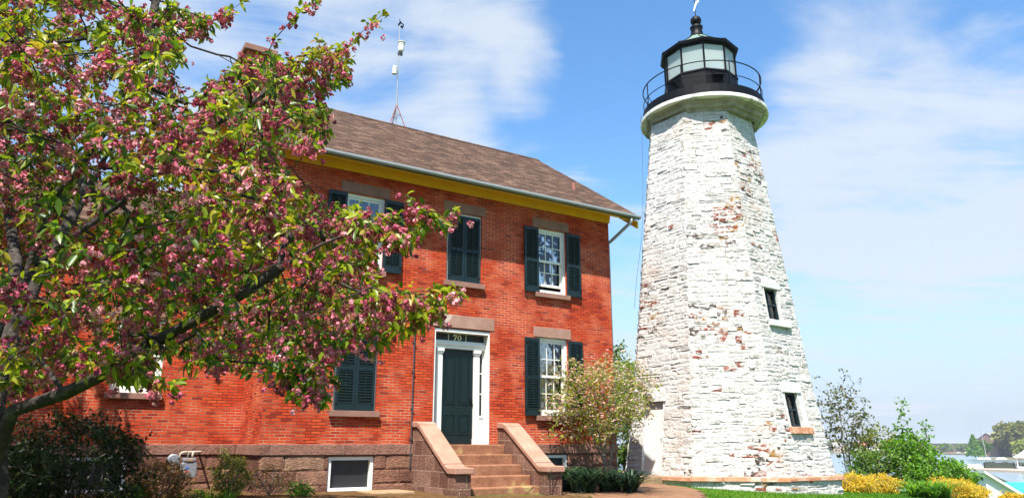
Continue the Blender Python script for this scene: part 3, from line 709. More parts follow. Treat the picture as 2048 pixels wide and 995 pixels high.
for cx in (7.64, 8.57):                                                                            # scroll tracery
    b = MB(); b.box(cx-.17, cx+.17, DN+.014, DN+.017, 2.44, 2.446)
    for s in (-1, 1):
        b.tube([(cx+s*(.03+.09*t), DN+.012, 2.445+.04*sin(t*6.0)*(1-.3*t)) for t in [i/12 for i in range(13)]], .006, 4)
        b.tube([(cx+s*.10+.025*cos(a), DN+.012, 2.445+.03*sin(a)) for a in [i*.7 for i in range(8)]], .005, 4)
    hb(b, 'tracery', MT['iron'], surround)
b = MB()                                                                                          # the house number 70
yz = DN-.004; x7, z7, hh = 8.045, 2.378, .135
def glyph(pts): b.prism(pts, 1, yz, yz+.02)
glyph([(x7-.048, z7+hh-.026), (x7+.045, z7+hh-.026), (x7+.045, z7+hh), (x7-.048, z7+hh)])
glyph([(x7+.045, z7+hh-.0265), (x7-.004, z7), (x7-.034, z7), (x7+.021, z7+hh-.0265)])
glyph([(x7-.048, z7+hh-.0265), (x7-.048, z7+hh-.05), (x7-.038, z7+hh-.05), (x7-.036, z7+hh-.0265)])
x0_ = 8.16; k = 20
for i in range(k):
    a0, a1 = 2*pi*i/k, 2*pi*(i+1)/k
    O = lambda a: (x0_+.050*cos(a), z7+hh/2+.0675*sin(a)); I = lambda a: (x0_+.024*cos(a), z7+hh/2+.056*sin(a))
    glyph([O(a0), O(a1), I(a1), I(a0)])
hb(b, 'house_number', MT['digits'], surround)
# inside of the house: floors and a dim back wall so that windows look into rooms
b = MB(); b.box(UL+.05, UR-.05, .4, 8.6, -.05, -.02); b.box(UL+.05, UR-.05, .4, 8.6, 3.0, 3.2); b.box(UL+.05, UR-.05, 3.0, 3.1, -.02, 3.0); b.box(UL+.05, UR-.05, 3.0, 3.1, 3.2, 6.0)
b.box(WGL+.05, UL-.05, WGN+2.2, WGN+2.3, -.5, 4.)
hb(b, 'interior', MT['room'])

# ------------------------------------------------------------------ front steps
SO = (8.18, -1.0, -1.15)
steps = empty('front_steps', hw(*SO), radians(90)-ANG, 'brownstone front steps with sloping stone side walls below the green door', 'steps')
NO = [-.33-.35*i for i in range(5)]
for i in range(5):
    b = MB(); zt = -.0 - .212*i; back = -.045 if i == 0 else NO[i-1]-.001
    b.box(7.275, 9.085, NO[i], back, -1.5, zt-.002)
    b.build('step', MT['step'], steps, off=SO, bevel=.022)
for ua, ub in ((6.91, 7.27), (9.09, 9.47)):
    b = MB(); pr = [(-.006, .35), (-.26, .345), (-.36, .30), (-1.62, -.51), (-1.74, -.575), (-2.0, -.575), (-2.0, -1.6), (-.006, -1.6)]
    b.prism(pr, 0, ua, ub)
    cw = b.build('side_wall', MT['cheek'], steps, off=SO, bevel=.008)
    b = MB(); top = [(-.004, .485), (-.24, .48), (-.32, .455), (-.40, .41), (-1.60, -.375), (-1.68, -.42), (-1.76, -.44), (-2.07, -.44)]
    bot = [(-2.07, -.565), (-1.75, -.565), (-1.62, -.50), (-.37, .31), (-.27, .352), (-.004, .358)]
    b.prism(top+bot, 0, ua-.035, ub+.035)
    b.build('coping', MT['coping'], cw, off=SO, bevel=.018)
    for q in ((-.405, -.392, .402, .414), (-1.61, -1.598, -.381, -.370)):
        b = MB(); b.box(ua-.036, ub+.036, *q); b.build('joint', MT['iron'], cw, off=SO)

# stone slab lying on the bed
p = hw(6.05, -.75); b = MB(); b.box(-.48, .42, -.42, .42, -.1, .035)
o = b.build('stone_slab', MT['tan'], None, bevel=.02); o.location = (p.x, p.y, float(ground_z(p.x, p.y))+.01); o.rotation_euler = (0, 0, radians(32.3))
tag(o, 'flat pale stone slab lying on the mulch below the boarded basement window', 'slab')

# gas meter with regulator
GO = (2.68, 1.55, -.95)
gm = empty('gas_meter', hw(*GO), radians(90)-ANG, 'grey gas meter with round regulator and bent pipe by the brownstone foundation', 'gas meter')
def gb(b, name, mat, par=gm, **k): return b.build(name, mat, par, off=GO, **k)
b = MB(); prof = [(2.52,-.62),(2.56,-.66),(2.78,-.66),(2.82,-.62),(2.835,-.42),(2.81,-.36),(2.77,-.345),(2.57,-.345),(2.53,-.36),(2.505,-.42)]
b.prism(prof, 1, 1.5, 1.72)
body = gb(b, 'body', MT['meter'], bevel=.02)
b = MB(); b.box(2.545, 2.795, 1.49, 1.70, -.345, -.27); gb(b, 'index_box', MT['meter'], body, bevel=.02)
b = MB(); b.box(2.60, 2.74, 1.482, 1.489, -.33, -.285); gb(b, 'dial_window', MT['tan'], body)
b = MB(); b.box(2.605, 2.675, 1.494, 1.499, -.475, -.44); lab = gb(b, 'label', MT['blue'], body)
b = MB(); b.box(2.605, 2.675, 1.494, 1.499, -.545, -.512); gb(b, 'label', MT['red'], body)
b = MB(); b.tube([(2.37, y, -.31) for y in (1.52, 1.54, 1.60, 1.62)], [.10, .125, .125, .09], 18)
b.tube([(2.37, y, -.31) for y in (1.46, 1.52)], .045, 12); b.tube([(2.37, 1.57, -.31), (2.37, 1.57, -.46)], .02, 8)
gb(b, 'regulator', MT['meter'], smooth=False)
b = MB(); b.tube([(2.49, 1.58, -.29), (2.49, 1.58, -.20), (2.52, 1.58, -.165), (2.58, 1.58, -.15), (2.64, 1.58, -.15), (2.64, 1.58, -.28)], .022, 8)
b.tube([(2.64, 1.58, -.15), (2.86, 1.58, -.15), (2.9, 1.6, -.15), (2.9, 2.0, -.15)], .022, 8); b.tube([(2.73, 1.58, -.28), (2.73, 1.58, -.15)], .024, 8)
b.tube([(2.48, 1.58, -.31), (2.37, 1.58, -.31)], .025, 8); b.tube([(2.37, 1.58, -.4), (2.37, 1.58, -.98)], .022, 8)
gb(b, 'pipe', MT['pipe'], smooth=True)

# weather mast on the ridge
WO = (7.99, 4.35, 9.52)
wm = empty('weather_mast', hw(*WO), radians(90)-ANG, 'thin steel weather mast on a tripod standing on the roof ridge', 'mast')
def wb(b, name, mat, par=wm, **k): return b.build(name, mat, par, off=WO, **k)
b = MB(); b.tube([(7.99, 4.35, 9.45), (7.97, 4.35, 13.05)], [.026, .014], 8); wb(b, 'pole', MT['steel'])
for x, y in ((7.74, 4.2), (8.24, 4.2), (7.99, 4.85)):
    b = MB(); b.tube([(x, y, 9.42 if y < 4.5 else 9.2), (7.99, 4.35, 10.2)], .016, 6); wb(b, 'leg', MT['rust'])
b = MB(); b.tube([(7.85, 4.27, 9.84), (8.12, 4.27, 9.84)], .010, 6); b.tube([(7.85, 4.27, 9.84), (7.99, 4.6, 9.84), (8.12, 4.27, 9.84)], .010, 6); wb(b, 'brace', MT['steel'])
b = MB(); b.lathe([(.03, -.18), (.085, -.14), (.095, -.05), (.095, .06), (.105, .07), (.105, .10), (.092, .11), (.092, .14), (.125, .15), (.125, .165)], 18, (8.05, 4.33, 12.2)); s = wb(b, 'rain_gauge', MT['white'])
b = MB(); b.box(7.95, 8.1, 4.32, 4.36, 11.9, 12.01); wb(b, 'bracket', MT['iron'], s)
b = MB()
for k in range(5): b.lathe([(.04, -.02), (.08, -.02), (.07, .02), (.04, .02)], 16, (7.86, 4.33, 11.22+k*.045))
b.lathe([(.08, 0), (.05, .05), (.01, .06)], 16, (7.86, 4.33, 11.42)); wb(b, 'radiation_shield', MT['white'])
b = MB(); b.tube([(7.86, 4.33, 11.35), (7.98, 4.35, 11.35)], .012, 6); wb(b, 'bracket', MT['steel'])
b = MB(); b.tube([(7.97, 4.35, 13.05), (7.965, 4.35, 13.2)], .01, 6); b.box(7.955, 7.975, 4.25, 4.45, 12.98, 13.06); b.tube([(7.97, 4.25, 13.0), (8.03, 4.18, 12.9), (8.0, 4.2, 12.78)], .02, 6); b.ball((8.02, 4.3, 12.9), .04, 8, 6)
wb(b, 'wind_sensor', MT['black'])

# ------------------------------------------------------------------ lighthouse
TC = (6.83, 24.5); PH = -8.; TA = (7.02, 24.5)                           # the iron lantern sits a little off the axis of the masonry
TB = -1.4
tower = empty('lighthouse', (TC[0], TC[1], TB), 0, 'tall whitewashed octagonal stone lighthouse with black iron lantern and gallery on top', 'lighthouse')
TO = (TC[0], TC[1], TB)
def tb(b, name, mat, par=None, **k): return b.build(name, mat, par or tower, off=TO, **k)
PZ = -.89
def TR(z): return 3.25 + (1.88-3.25)*(z-PZ)/11.79 + .11*max(0., (2.2-z)/3.1)**1.6
def tdir(phi): a = radians(phi); return Vector((sin(a), -cos(a), 0)), Vector((cos(a), sin(a), 0))      # outward normal, tangent (to the viewer's right)
def tface(phi, x, z, d=0.):
    n, t = tdir(phi); p = n*(TR(z)*cos(radians(22.5))+d) + t*x
    return (TC[0]+p.x, TC[1]+p.y, z)
def halfw(z): return TR(z)*sin(radians(22.5))
TOPZ = 11.0
openings = {37: [(-.52, .22, 3.72, 4.76), (-.50, .20, .50, 1.50)], -53: [(-.66, .10, PZ, 1.27)]}
clear = {37: [(-.56, .26, 3.60, 5.05), (-.56, .50, .28, 1.78)], -53: [(-.70, .14, PZ, 1.62)]}
# bare patches: (face, x, z, radius, chance)
patches = [(-8, .35, 6.95, .55, .85), (-8, .1, 6.4, .5, .7), (-8, .55, 7.4, .35, .6), (-8, .0, 3.6, .75, .5), (-8, -.9, 4.0, .4, .4), (-8, -.5, 3.4, .5, .5), (-8, 0., 2.4, 1.0, .25), (-8, -1.3, .2, .35, .6),
           (37, .0, 8.9, .7, .5), (37, -.3, 8.2, .5, .5), (37, .3, 9.4, .5, .5), (-53, -.9, 4.7, .5, .8), (-53, -.8, 4.0, .7, .5), (37, -.9, .5, .4, .5), (-8, .6, -.6, .8, .5), (-8, 1.1, .9, .4, .4), (-8, .45, 10.5, .4, .6)]
def rubble(b, b2, phi, z0, z1, opens, seed, hwf, pf, hmin=.11, hmax=.25):
    r = random.Random(seed); z = z0
    while z < z1-.03:
        h = min(r.uniform(hmin, hmax), z1-z)
        if z1-z-h < .06: h = z1-z
        wv = [r.uniform(-.05,.05) for _ in range(9)]
        hw0 = hwf(z+h/2); x = -hw0
        while x < hw0-.01:
            L = r.uniform(.13, .44)*(1. if r.random() < .85 else 1.5); xb = min(x+L, hw0)
            if hw0-xb < .1: xb = hw0
            segs = [(x, xb)]
            for o in opens:
                if z < o[3]-.02 and z+h > o[2]+.02:
                    q = []
                    for a, c in segs:
                        if a < o[0]: q.append((a, min(c, o[0])))
                        if c > o[1]: q.append((max(a, o[1]), c))
                    segs = [s for s in q if s[1]-s[0] > .04]
            for a, c in segs:
                L_ = c-a; rows = [(z, z+h)]
                if h > .15 and r.random() < .38: zs = z+h*r.uniform(.4,.6); rows = [(z, zs), (zs, z+h)]
                for za, zb in rows:
                    hh_ = zb-za; und = r.random() < .16; d = r.uniform(.018,.038) if und else r.uniform(.006,.020)
                    tl = r.uniform(-.012,.022); tr_ = r.uniform(-.012,.012)
                    g = r.uniform(-.012,.004); e = min(.012, hh_*.2, L_*.2) if und else min(.055, hh_*.4, L_*.4)
                    j = lambda s_: r.uniform(-s_, s_)
                    cut = min(.07, L_*.3); cz = min(.04, hh_*.36)
                    zo = wv[int((a+hw0)*3) % 9]*.7
                    ring = [(a+g+cut*r.random(), za+g), ((a+c)/2+j(.08)*min(1, L_), za+g+j(.03)), (c-g-cut*r.random(), za+g), (c-g, za+cz*r.random()+g), (c-g+j(.025), (za+zb)/2+j(.03)), (c-g, zb-g-cz*r.random()),
                            (c-g-cut*r.random(), zb-g), ((a+c)/2+j(.08)*min(1, L_), zb-g+j(.03)), (a+g+cut*r.random(), zb-g), (a+g, zb-g-cz*r.random()), (a+g+j(.025), (za+zb)/2+j(.03)), (a+g, za+g+cz*r.random())]
                    mx, mz = (a+c)/2, (za+zb)/2
                    fx = max(.3, (L_/2-e)/(L_/2)); fz = max(.3, (hh_/2-e)/(hh_/2))
                    vs = [pf(phi, x_, z_+zo, 0.) for x_, z_ in ring]
                    for x_, z_ in ring:
                        xi = mx+(x_-mx)*fx; zi = mz+(z_-mz)*fz
                        vs.append(pf(phi, xi, zi+zo, max(.003, d + (tl if und else tl*.4)*(zi-mz)/hh_*2 + tr_*(xi-mx)/L_*2 + j(.004))))
                    m = len(ring); t = r.uniform(.05,.45)
                    pr = .012
                    for f_, px_, pz_, rad, c_ in patches:
                        if f_ == phi and ((mx-px_)**2+(mz-pz_)**2) < rad*rad: pr = max(pr, c_)
                    if r.random() < pr*.8: t = r.uniform(.51, 1.)
                    b._add(vs, [(i, (i+1) % m, m+(i+1) % m, m+i) for i in range(m)] + [tuple(range(m, 2*m))], t)
            x = xb
        z += h
def backing(b, phi, z0, z1, opens, depth=.24):
    ops = sorted(opens, key=lambda o: o[2]); z = z0
    def q(x0, x1, za, zb, dd=-.004):
        k = max(1, int((zb-za)/.25)); zs = [za+(zb-za)*i/k for i in range(k+1)]
        for z_, y_ in zip(zs[:-1], zs[1:]): b.poly([tface(phi, x0(z_), z_, dd), tface(phi, x1(z_), z_, dd), tface(phi, x1(y_), y_, dd), tface(phi, x0(y_), y_, dd)])
    L = lambda zz_: -halfw(zz_); R = lambda zz_: halfw(zz_)
    for a, c, d, e in ops:
        A = lambda zz_, a=a: a; Cc = lambda zz_, c=c: c
        if d > z+.001: q(L, R, z, d)
        q(L, A, d, e); q(Cc, R, d, e)
        for x in (a, c): b.poly([tface(phi, x, d, .03), tface(phi, x, d, -depth), tface(phi, x, e, -depth), tface(phi, x, e, .03)])
        for zz_ in (d, e): b.poly([tface(phi, a, zz_, .03), tface(phi, c, zz_, .03), tface(phi, c, zz_, -depth), tface(phi, a, zz_, -depth)])
        z = e
    q(L, R, z, z1)
bs = MB(); bk = MB()
for k in range(8):
    phi = -8+45*k; phi = phi-360 if phi > 180 else phi
    op = openings.get(phi, []); cl = clear.get(phi, [])
    backing(bk, phi, PZ-.3, TOPZ, op)
    if phi in (-98, -53, -8, 37, 82): rubble(bs, bk, phi, PZ, TOPZ, cl, 100+k, halfw, tface)
    else: rubble(bs, bk, phi, PZ, TOPZ, cl, 100+k, halfw, tface, .22, .4)
tw = tb(bs, 'tower_wall', MT['wash'])
tb(bk, 'mortar', MT['mortar'], tw)
# base ledge
def PR(z): return 3.42
def lface(phi, x, z, d=0.):
    n, t = tdir(phi); p = n*(3.50*cos(radians(22.5))+d) + t*x; return (TC[0]+p.x, TC[1]+p.y, z)
bl = MB(); bs2 = MB(); bcap = MB(); rl = random.Random(5)
for k in range(8):
    phi = -8+45*k; phi = phi-360 if phi > 180 else phi
    hwl = 3.50*sin(radians(22.5))
    bl.poly([lface(phi, -hwl, -2.6), lface(phi, hwl, -2.6), lface(phi, hwl, PZ-.13), lface(phi, -hwl, PZ-.13)])
    if phi != -53: rubble(bs2, bl, phi, -2.2, PZ-.14, [], 300+k, lambda z: hwl, lface, .14, .26)
    x = -hwl
    while x < hwl-.01:
        xb = min(x+rl.uniform(.5, 1.1), hwl); xb = hwl if hwl-xb < .3 else xb
        d0, d1 = .07+rl.uniform(-.02,.03), .07+rl.uniform(-.02,.03); zt = PZ+rl.uniform(-.012,.008); zb = PZ-.13+rl.uniform(-.01,.02)
        ex0 = -d0*.4 if x <= -hwl+.001 else .006; ex1 = d1*.4 if xb >= hwl-.001 else -.006
        vs = [lface(phi, x+ex0, zb, d0), lface(phi, xb+ex1, zb, d1), lface(phi, xb, zb, -.45), lface(phi, x, zb, -.45), lface(phi, x+ex0, zt, d0-.01), lface(phi, xb+ex1, zt, d1-.01), lface(phi, xb, zt, -.45), lface(phi, x, zt, -.45)]
        bcap._add(vs, [(0,3,2,1),(4,5,6,7),(0,1,5,4),(1,2,6,5),(2,3,7,6),(3,0,4,7)], 0.)
        x = xb
lw = tb(bs2, 'base_wall', MT['wash']); tb(bl, 'mortar', MT['mortar'], lw)
tb(bcap, 'base_ledge', MT['ledge'], bevel=.015)
def fbox(b, phi, x0, x1, z0, z1, d0, d1, lean=True):
    vs = [tface(phi, x, z, d) for z in (z0, z1) for x, d in ((x0, d1), (x1, d1), (x1, d0), (x0, d0))]
    b._add(vs, [(0,3,2,1),(4,5,6,7),(0,1,5,4),(1,2,6,5),(2,3,7,6),(3,0,4,7)])
for (x0, x1, z0, z1), low in ((openings[37][0], False), (openings[37][1], True)):
    b = MB(); f = .06
    fbox(b, 37, x0, x0+f, z0, z1, -.2, -.1); fbox(b, 37, x1-f, x1, z0, z1, -.2, -.1); fbox(b, 37, x0+f, x1-f, z1-f, z1, -.198, -.102); fbox(b, 37, x0+f, x1-f, z0, z0+f, -.198, -.102)
    fbox(b, 37, x0+f, x1-f, (z0+z1)/2-.025, (z0+z1)/2+.025, -.19, -.11); fbox(b, 37, (x0+x1)/2-.012, (x0+x1)/2+.012, z0+f, z1-f, -.185, -.13)
    fr = tb(b, 'window', MT['green'])
    b = MB(); fbox(b, 37, x0+f, x1-f, z0+f, z1-f, -.17, -.165); tb(b, 'pane', MT['glass'], fr)
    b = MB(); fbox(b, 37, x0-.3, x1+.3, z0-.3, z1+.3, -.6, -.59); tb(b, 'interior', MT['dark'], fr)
    b = MB(); fbox(b, 37, x0-.08, x1+.28, z0-.20, z0-.002, -.1, .12); tb(b, 'sill', MT['sill_red'] if low else MT['mortar'], fr, bevel=.015)
    b = MB(); fbox(b, 37, x0-.06, x1+.2, z1+.002, z1+.25, -.2, .035); tb(b, 'lintel', MT['mortar'], fr, bevel=.01)
b = MB(); fbox(b, -53, -.66, .10, PZ+.01, 1.26, -.13, -.08)
td = tb(b, 'tower_door', MT['greydoor'])
b = MB(); b.ball(tface(-53, .02, .15, -.05), .03, 8, 6); tb(b, 'handle', MT['iron'], td)
b = MB(); fbox(b, -53, -.74, .18, 1.275, 1.60, -.2, .06); tb(b, 'door_lintel', MT['mortar'], bevel=.01)
b = MB(); n_, t_ = tdir(-53); p0 = Vector(tface(-53, -.45, 1.44, .02)); b.tube([p0, p0+n_*.22], [.10, .10], 14); b.tube([p0+n_*.2, p0+n_*.24], [.115, .09], 14)
tb(b, 'floodlight', MT['iron'])
b = MB(); fbox(b, -53, -.95, .32, PZ-.24, PZ-.02, .0, .55); fbox(b, -53, -1.05, .45, PZ-.50, PZ-.24, .0, .85)
tb(b, 'door_step', MT['tan'], bevel=.02)
# cornice, gallery, lantern
ph0 = radians(-8-90+22.5)
b = MB(); b.lathe([(1.80, 10.95), (1.93, 10.97), (1.96, 11.06), (2.06, 11.10), (2.10, 11.21), (2.20, 11.25), (2.24, 11.33)], 8, (TA[0], TA[1], 0), ph0, caps=False)
tb(b, 'cornice', MT['cornice'], bevel=.02)
b = MB(); b.lathe([(1.6, 11.325), (2.24, 11.325), (2.27, 11.35), (2.27, 11.47), (2.21, 11.50), (1.6, 11.50)], 48, (TA[0], TA[1], 0))
tb(b, 'cornice_lip', MT['lip'])
b = MB(); b.lathe([(1.0, 11.48), (2.16, 11.48), (2.16, 11.84), (1.0, 11.84)], 48, (TA[0], TA[1], 0)); tb(b, 'gallery_deck', MT['black'])
rail = MB()
ring = lambda R, z, n=56: [(TA[0]+R*cos(2*pi*i/n), TA[1]+R*sin(2*pi*i/n), z) for i in range(n)]
rail.tube(ring(2.12, 12.72), .022, 6, closed=True); rail.tube(ring(2.12, 12.2), .016, 6, closed=True)
ro = tb(rail, 'gallery_railing', MT['black'], smooth=True)
for k in range(8):
    a = radians(-90-8+20+45*k); q = MB(); P = lambda R, z: (TA[0]+R*cos(a), TA[1]+R*sin(a), z)
    q.tube([P(2.09, 11.7), P(2.12, 11.9), P(2.12, 12.72)], .02, 6)
    q.tube([P(1.85, 11.84), P(1.99, 12.0), P(2.10, 12.2)], .014, 6)
    tb(q, 'post', MT['black'], ro)
NL = 10; lp = radians(-90-7.5)
lan = MB(); lan.lathe([(1.44, 11.84), (1.36, 11.93), (1.33, 12.0), (1.33, 12.80), (1.36, 12.82), (1.36, 12.88), (1.22, 12.88)], NL, (TA[0], TA[1], 0), lp, caps=False)
la = tb(lan, 'lantern_room', MT['black'])
lc = lambda k, R, z: Vector((TA[0]+R*cos(lp+2*pi*k/NL), TA[1]+R*sin(lp+2*pi*k/NL), z))
m_ = MB(); hood = MB()
for k in range(NL):
    m_.tube([lc(k, 1.29, 12.85), lc(k, 1.29, 13.92)], .035, 4)
    g = MB(); A, B = lc(k, 1.265, 12.88), lc(k+1, 1.265, 12.88); up = Vector((0,0,1.02)); nn = ((A+B)/2-Vector((TA[0],TA[1],12.93))).normalized()*.012
    g._add([A, B, B+up, A+up, A-nn, B-nn, B+up-nn, A+up-nn], [(0,1,2,3),(7,6,5,4),(0,4,5,1),(1,5,6,2),(2,6,7,3),(3,7,4,0)])
    tb(g, 'pane', MT['lglass'], la)
    if k in (8, 0, 3, 5):
        hm = MB(); c0 = (lc(k, 1.33, 12.52)+lc(k+1, 1.33, 12.52))/2; nv = (c0-Vector((TA[0],TA[1],12.52))).normalized(); tv = Vector((-nv.y, nv.x, 0)); c0 = Vector((TA[0],TA[1],12.52))+nv*1.25
        pts = [c0+tv*.2, c0-tv*.2, c0-tv*.2+nv*.26-Vector((0,0,.14)), c0+tv*.2+nv*.26-Vector((0,0,.14))]
        hm._add([p+Vector((0,0,.22)) for p in pts]+[p+Vector((0,0,.19)) for p in pts], [(0,1,2,3),(7,6,5,4),(0,4,5,1),(1,5,6,2),(2,6,7,3),(3,7,4,0)])
        hm._add([c0+tv*.2+Vector((0,0,.2)), c0+tv*.2+nv*.26+Vector((0,0,.06)), c0+tv*.2+Vector((0,0,-.12)), c0+tv*.18+Vector((0,0,.2)), c0+tv*.18+nv*.26+Vector((0,0,.06)), c0+tv*.18+Vector((0,0,-.12))], [(0,1,2),(5,4,3),(0,3,4,1),(1,4,5,2)])
        tb(hm, 'vent_hood', MT['black'], la)
m_.lathe([(1.23, 13.88), (1.31, 13.90), (1.31, 13.98), (1.23, 13.98)], NL, (TA[0], TA[1], 0), lp, caps=False)
tb(m_, 'mullion', MT['black'], la)
b = MB(); b.lathe([(1.24, 13.95), (1.43, 13.96), (1.46, 14.05), (1.42, 14.09), (1.24, 14.05)], NL, (TA[0], TA[1], 0), lp, caps=False); tb(b, 'roof_rim', MT['black'], la)
b = MB(); b.lathe([(1.42, 14.08), (1.0, 14.31), (.6, 14.60), (.28, 14.88), (.2, 14.92)], NL, (TA[0], TA[1], 0), lp)
lr = tb(b, 'lantern_roof', MT['copper'])
b = MB()
for k in range(NL): b.tube([lc(k, 1.425, 14.09), lc(k, 1.0, 14.32), lc(k, .6, 14.61), lc(k, .28, 14.89)], .018, 5)
tb(b, 'rib', MT['black'], lr)
b = MB(); b.lathe([(.36, 14.83), (.25, 14.93), (.20, 15.18), (.24, 15.26), (.24, 15.31), (.16, 15.34), (.15, 15.40)], 20, (TA[0], TA[1], 0)); b.ball((TA[0], TA[1], 15.58), .205, 20, 12)
tb(b, 'ventilator_ball', MT['black'], smooth=True)
b = MB(); b.tube([(TA[0], TA[1], 15.7), (TA[0], TA[1], 17.0)], .016, 6); tb(b, 'lightning_rod', MT['black'])
b = MB(); b.prism([(-.10,-.22),(-.05,-.2),(.0,-.02),(.07,.14),(.15,.2),(.12,.26),(.02,.22),(-.04,.06)], 1, -.02, .02)
b.v = [(x+TA[0]+.02, y+TA[1]-.03, z+16.2) for x, y, z in b.v]; tb(b, 'vane', MT['white'])
# curtain and lens inside
b = MB(); k2 = 44
for i in range(k2):
    a0 = radians(-90-15.5-62+112*i/k2); a1 = radians(-90-15.5-62+112*(i+1)/k2); R0 = 1.12+.02*(i % 2); R1 = 1.12+.02*((i+1) % 2)
    b.poly([(TA[0]+R0*cos(a0), TA[1]+R0*sin(a0), 12.95), (TA[0]+R1*cos(a1), TA[1]+R1*sin(a1), 12.95), (TA[0]+R1*cos(a1), TA[1]+R1*sin(a1), 13.93), (TA[0]+R0*cos(a0), TA[1]+R0*sin(a0), 13.93)])
tb(b, 'curtain', MT['curtain'], la)
b = MB(); b.lathe([(.5, 12.9), (.62, 13.05), (.66, 13.3), (.5, 13.6), (.25, 13.75)], 24, (TA[0], TA[1], 0)); tb(b, 'lens', MT['white'], la)
# loose cable hanging from the gallery
b = MB(); c0 = Vector(tface(-98, .1, 11.2, .5)); pts = [(4.72, 24.2, 11.3), (4.70, 24.2, 11.0), (4.62, 24.1, 9.), (4.52, 24.0, 7.4), (4.42, 24.0, 6.6), (4.22, 24.0, 5.4), (4.1, 24.0, 4.4)]
b.tube(pts, .0065, 5); b.tube([(4.70, 24.2, 11.55), (4.66, 24.2, 11.3), (4.75, 24.2, 10.95), (5.1, 24.1, 10.8)], .010, 5)
tb(b, 'cable', MT['iron'])

# ------------------------------------------------------------------ plants
F_RAY = 1451.; TILT = radians(15.05)
def grow(attr, nodes, par, rng, seg=.16, wob=.05, up=0.):
    """join every crown point to the nearest branch, nearest points first"""
    nodes = [np.array(p, float) for p in nodes]; par = list(par); root = nodes[0]
    base = len(nodes)
    order = np.argsort(np.linalg.norm(attr-nodes[-1], axis=1)); ends = []
    N = np.zeros((len(attr)*14+len(nodes)+8, 3)); N[:len(nodes)] = nodes; n = len(nodes)
    dep = np.zeros(len(N)); 
    for i in range(1, n): dep[i] = dep[par[i]] + np.linalg.norm(N[i]-N[par[i]])
    for a in attr[order]:
        d = np.linalg.norm(N[:n]-a, axis=1)
        cost = d + .12*dep[:n] + 1.7*np.maximum(0, N[:n, 2]-a[2]-.12)
        cost[:max(1, base//3)] += .5
        j = int(np.argmin(cost)); L = d[j]; k = max(1, min(12, int(L/seg)))
        st = N[j].copy(); dv = N[j]-N[par[j]] if par[j] >= 0 else a-st
        dv = dv/(np.linalg.norm(dv)+1e-6)*L*.26; prev = j
        for q in range(1, k+1):
            t = q/k; c1 = st+dv; p = (1-t)**2*st + 2*t*(1-t)*(c1*.5+(st+a)*.25+np.array([0,0,up*L])) + t*t*a
            if q < k: p = p + rng.normal(0, wob*min(1, L)*.75, 3)
            if n >= len(N): break
            N[n] = p; par.append(prev); dep[n] = dep[prev]+L/k; prev = n; n += 1
        ends.append(prev)
    return N[:n], par, ends, dep[:n]
def limb_mesh(b, N, par, r_root, r_tip, n_sides=6, base_r=None, power=.45):
    n = len(N); kids = [[] for _ in range(n)]; cnt = np.zeros(n)
    for i in range(n-1, 0, -1):
        if not kids[i]: cnt[i] = 1
        cnt[par[i]] += cnt[i]; kids[par[i]].append(i)
    cnt[0] = max(cnt[0], 1)
    r = r_tip + (r_root-r_tip)*((cnt/cnt[0])**power) - 0*cnt
    r = np.where(cnt <= 1, r_tip, r)
    stack = [(0, None)]
    while stack:
        s, p = stack.pop(); path = ([p] if p is not None else []) + [s]; c = s
        while kids[c]:
            ks = sorted(kids[c], key=lambda q: -cnt[q])
            for o in ks[1:]: stack.append((o, c))
            c = ks[0]; path.append(c)
        if len(path) >= 2:
            rs = [r[q] for q in path]
            if p is not None: rs[0] = rs[1]
            big = max(rs) > .03
            b.tube([N[q] for q in path], rs, n_sides if big else 4, caps=False)
    return r
def leaves(P, D, L, W, rng, tint, fold=.18, droop=.25, simple=False):
    """pointed leaves: P base, D direction, L length, W width"""
    n = len(P); D = D/(np.linalg.norm(D, axis=1, keepdims=True)+1e-9)
    rv = rng.normal(size=(n, 3)); rv[:, 2] += 1.0
    S = np.cross(D, rv); S /= np.linalg.norm(S, axis=1, keepdims=True)+1e-9
    Nn = np.cross(S, D)
    L = L[:, None]; W = W[:, None]
    pt = lambda a, s, h: P + D*L*a + S*W*s + Nn*W*h - np.array([0,0,1.])*L*droop*a*a
    if simple:
        V = np.stack([pt(0,0,0), pt(.45,.5,fold), pt(1,0,0), pt(.45,-.5,fold)], 1).reshape(-1, 3)
        b_ = np.arange(n)[:, None]*4; F = (b_[:, None, :] + np.array([[0,1,2],[0,2,3]])[None]).reshape(-1, 3)
        return V, F, np.repeat(tint, 2)
    V = np.stack([pt(0,0,0), pt(.28,-.42,fold), pt(.28,0,0), pt(.28,.42,fold), pt(.62,-.44,fold), pt(.62,0,0), pt(.62,.44,fold), pt(1,0,0)], 1).reshape(-1, 3)
    T = np.array([[0,2,1],[0,3,2],[1,2,5],[1,5,4],[2,3,6],[2,6,5],[4,5,7],[5,6,7]])
    F = (np.arange(n)[:, None, None]*8 + T[None]).reshape(-1, 3)
    return V, F, np.repeat(tint, 8)
def petals(C, R, npet, rng, size, tint):
    """ruffled pompons: npet small faces round every centre"""
    n = len(C); d = rng.normal(size=(n, npet, 3)); d /= np.linalg.norm(d, axis=2, keepdims=True)
    rr = R[:, None, None]*rng.uniform(.35, 1., (n, npet, 1)); c = C[:, None, :] + d*rr
    nr = d + rng.normal(0, .6, d.shape); a = np.cross(nr, rng.normal(size=d.shape)); a /= np.linalg.norm(a, axis=2, keepdims=True)+1e-9
    bb = np.cross(nr, a); bb /= np.linalg.norm(bb, axis=2, keepdims=True)+1e-9
    s = size*rng.uniform(.7, 1.25, (n, npet, 1))
    V = np.stack([c-a*s, c-bb*s*.8, c+a*s, c+bb*s*.8], 2).reshape(-1, 3)
    F = np.arange(n*npet*4).reshape(-1, 4)
    return V, F, np.clip((tint[:, None]+rng.normal(0, .16, (n, npet))).ravel(), 0, 1)

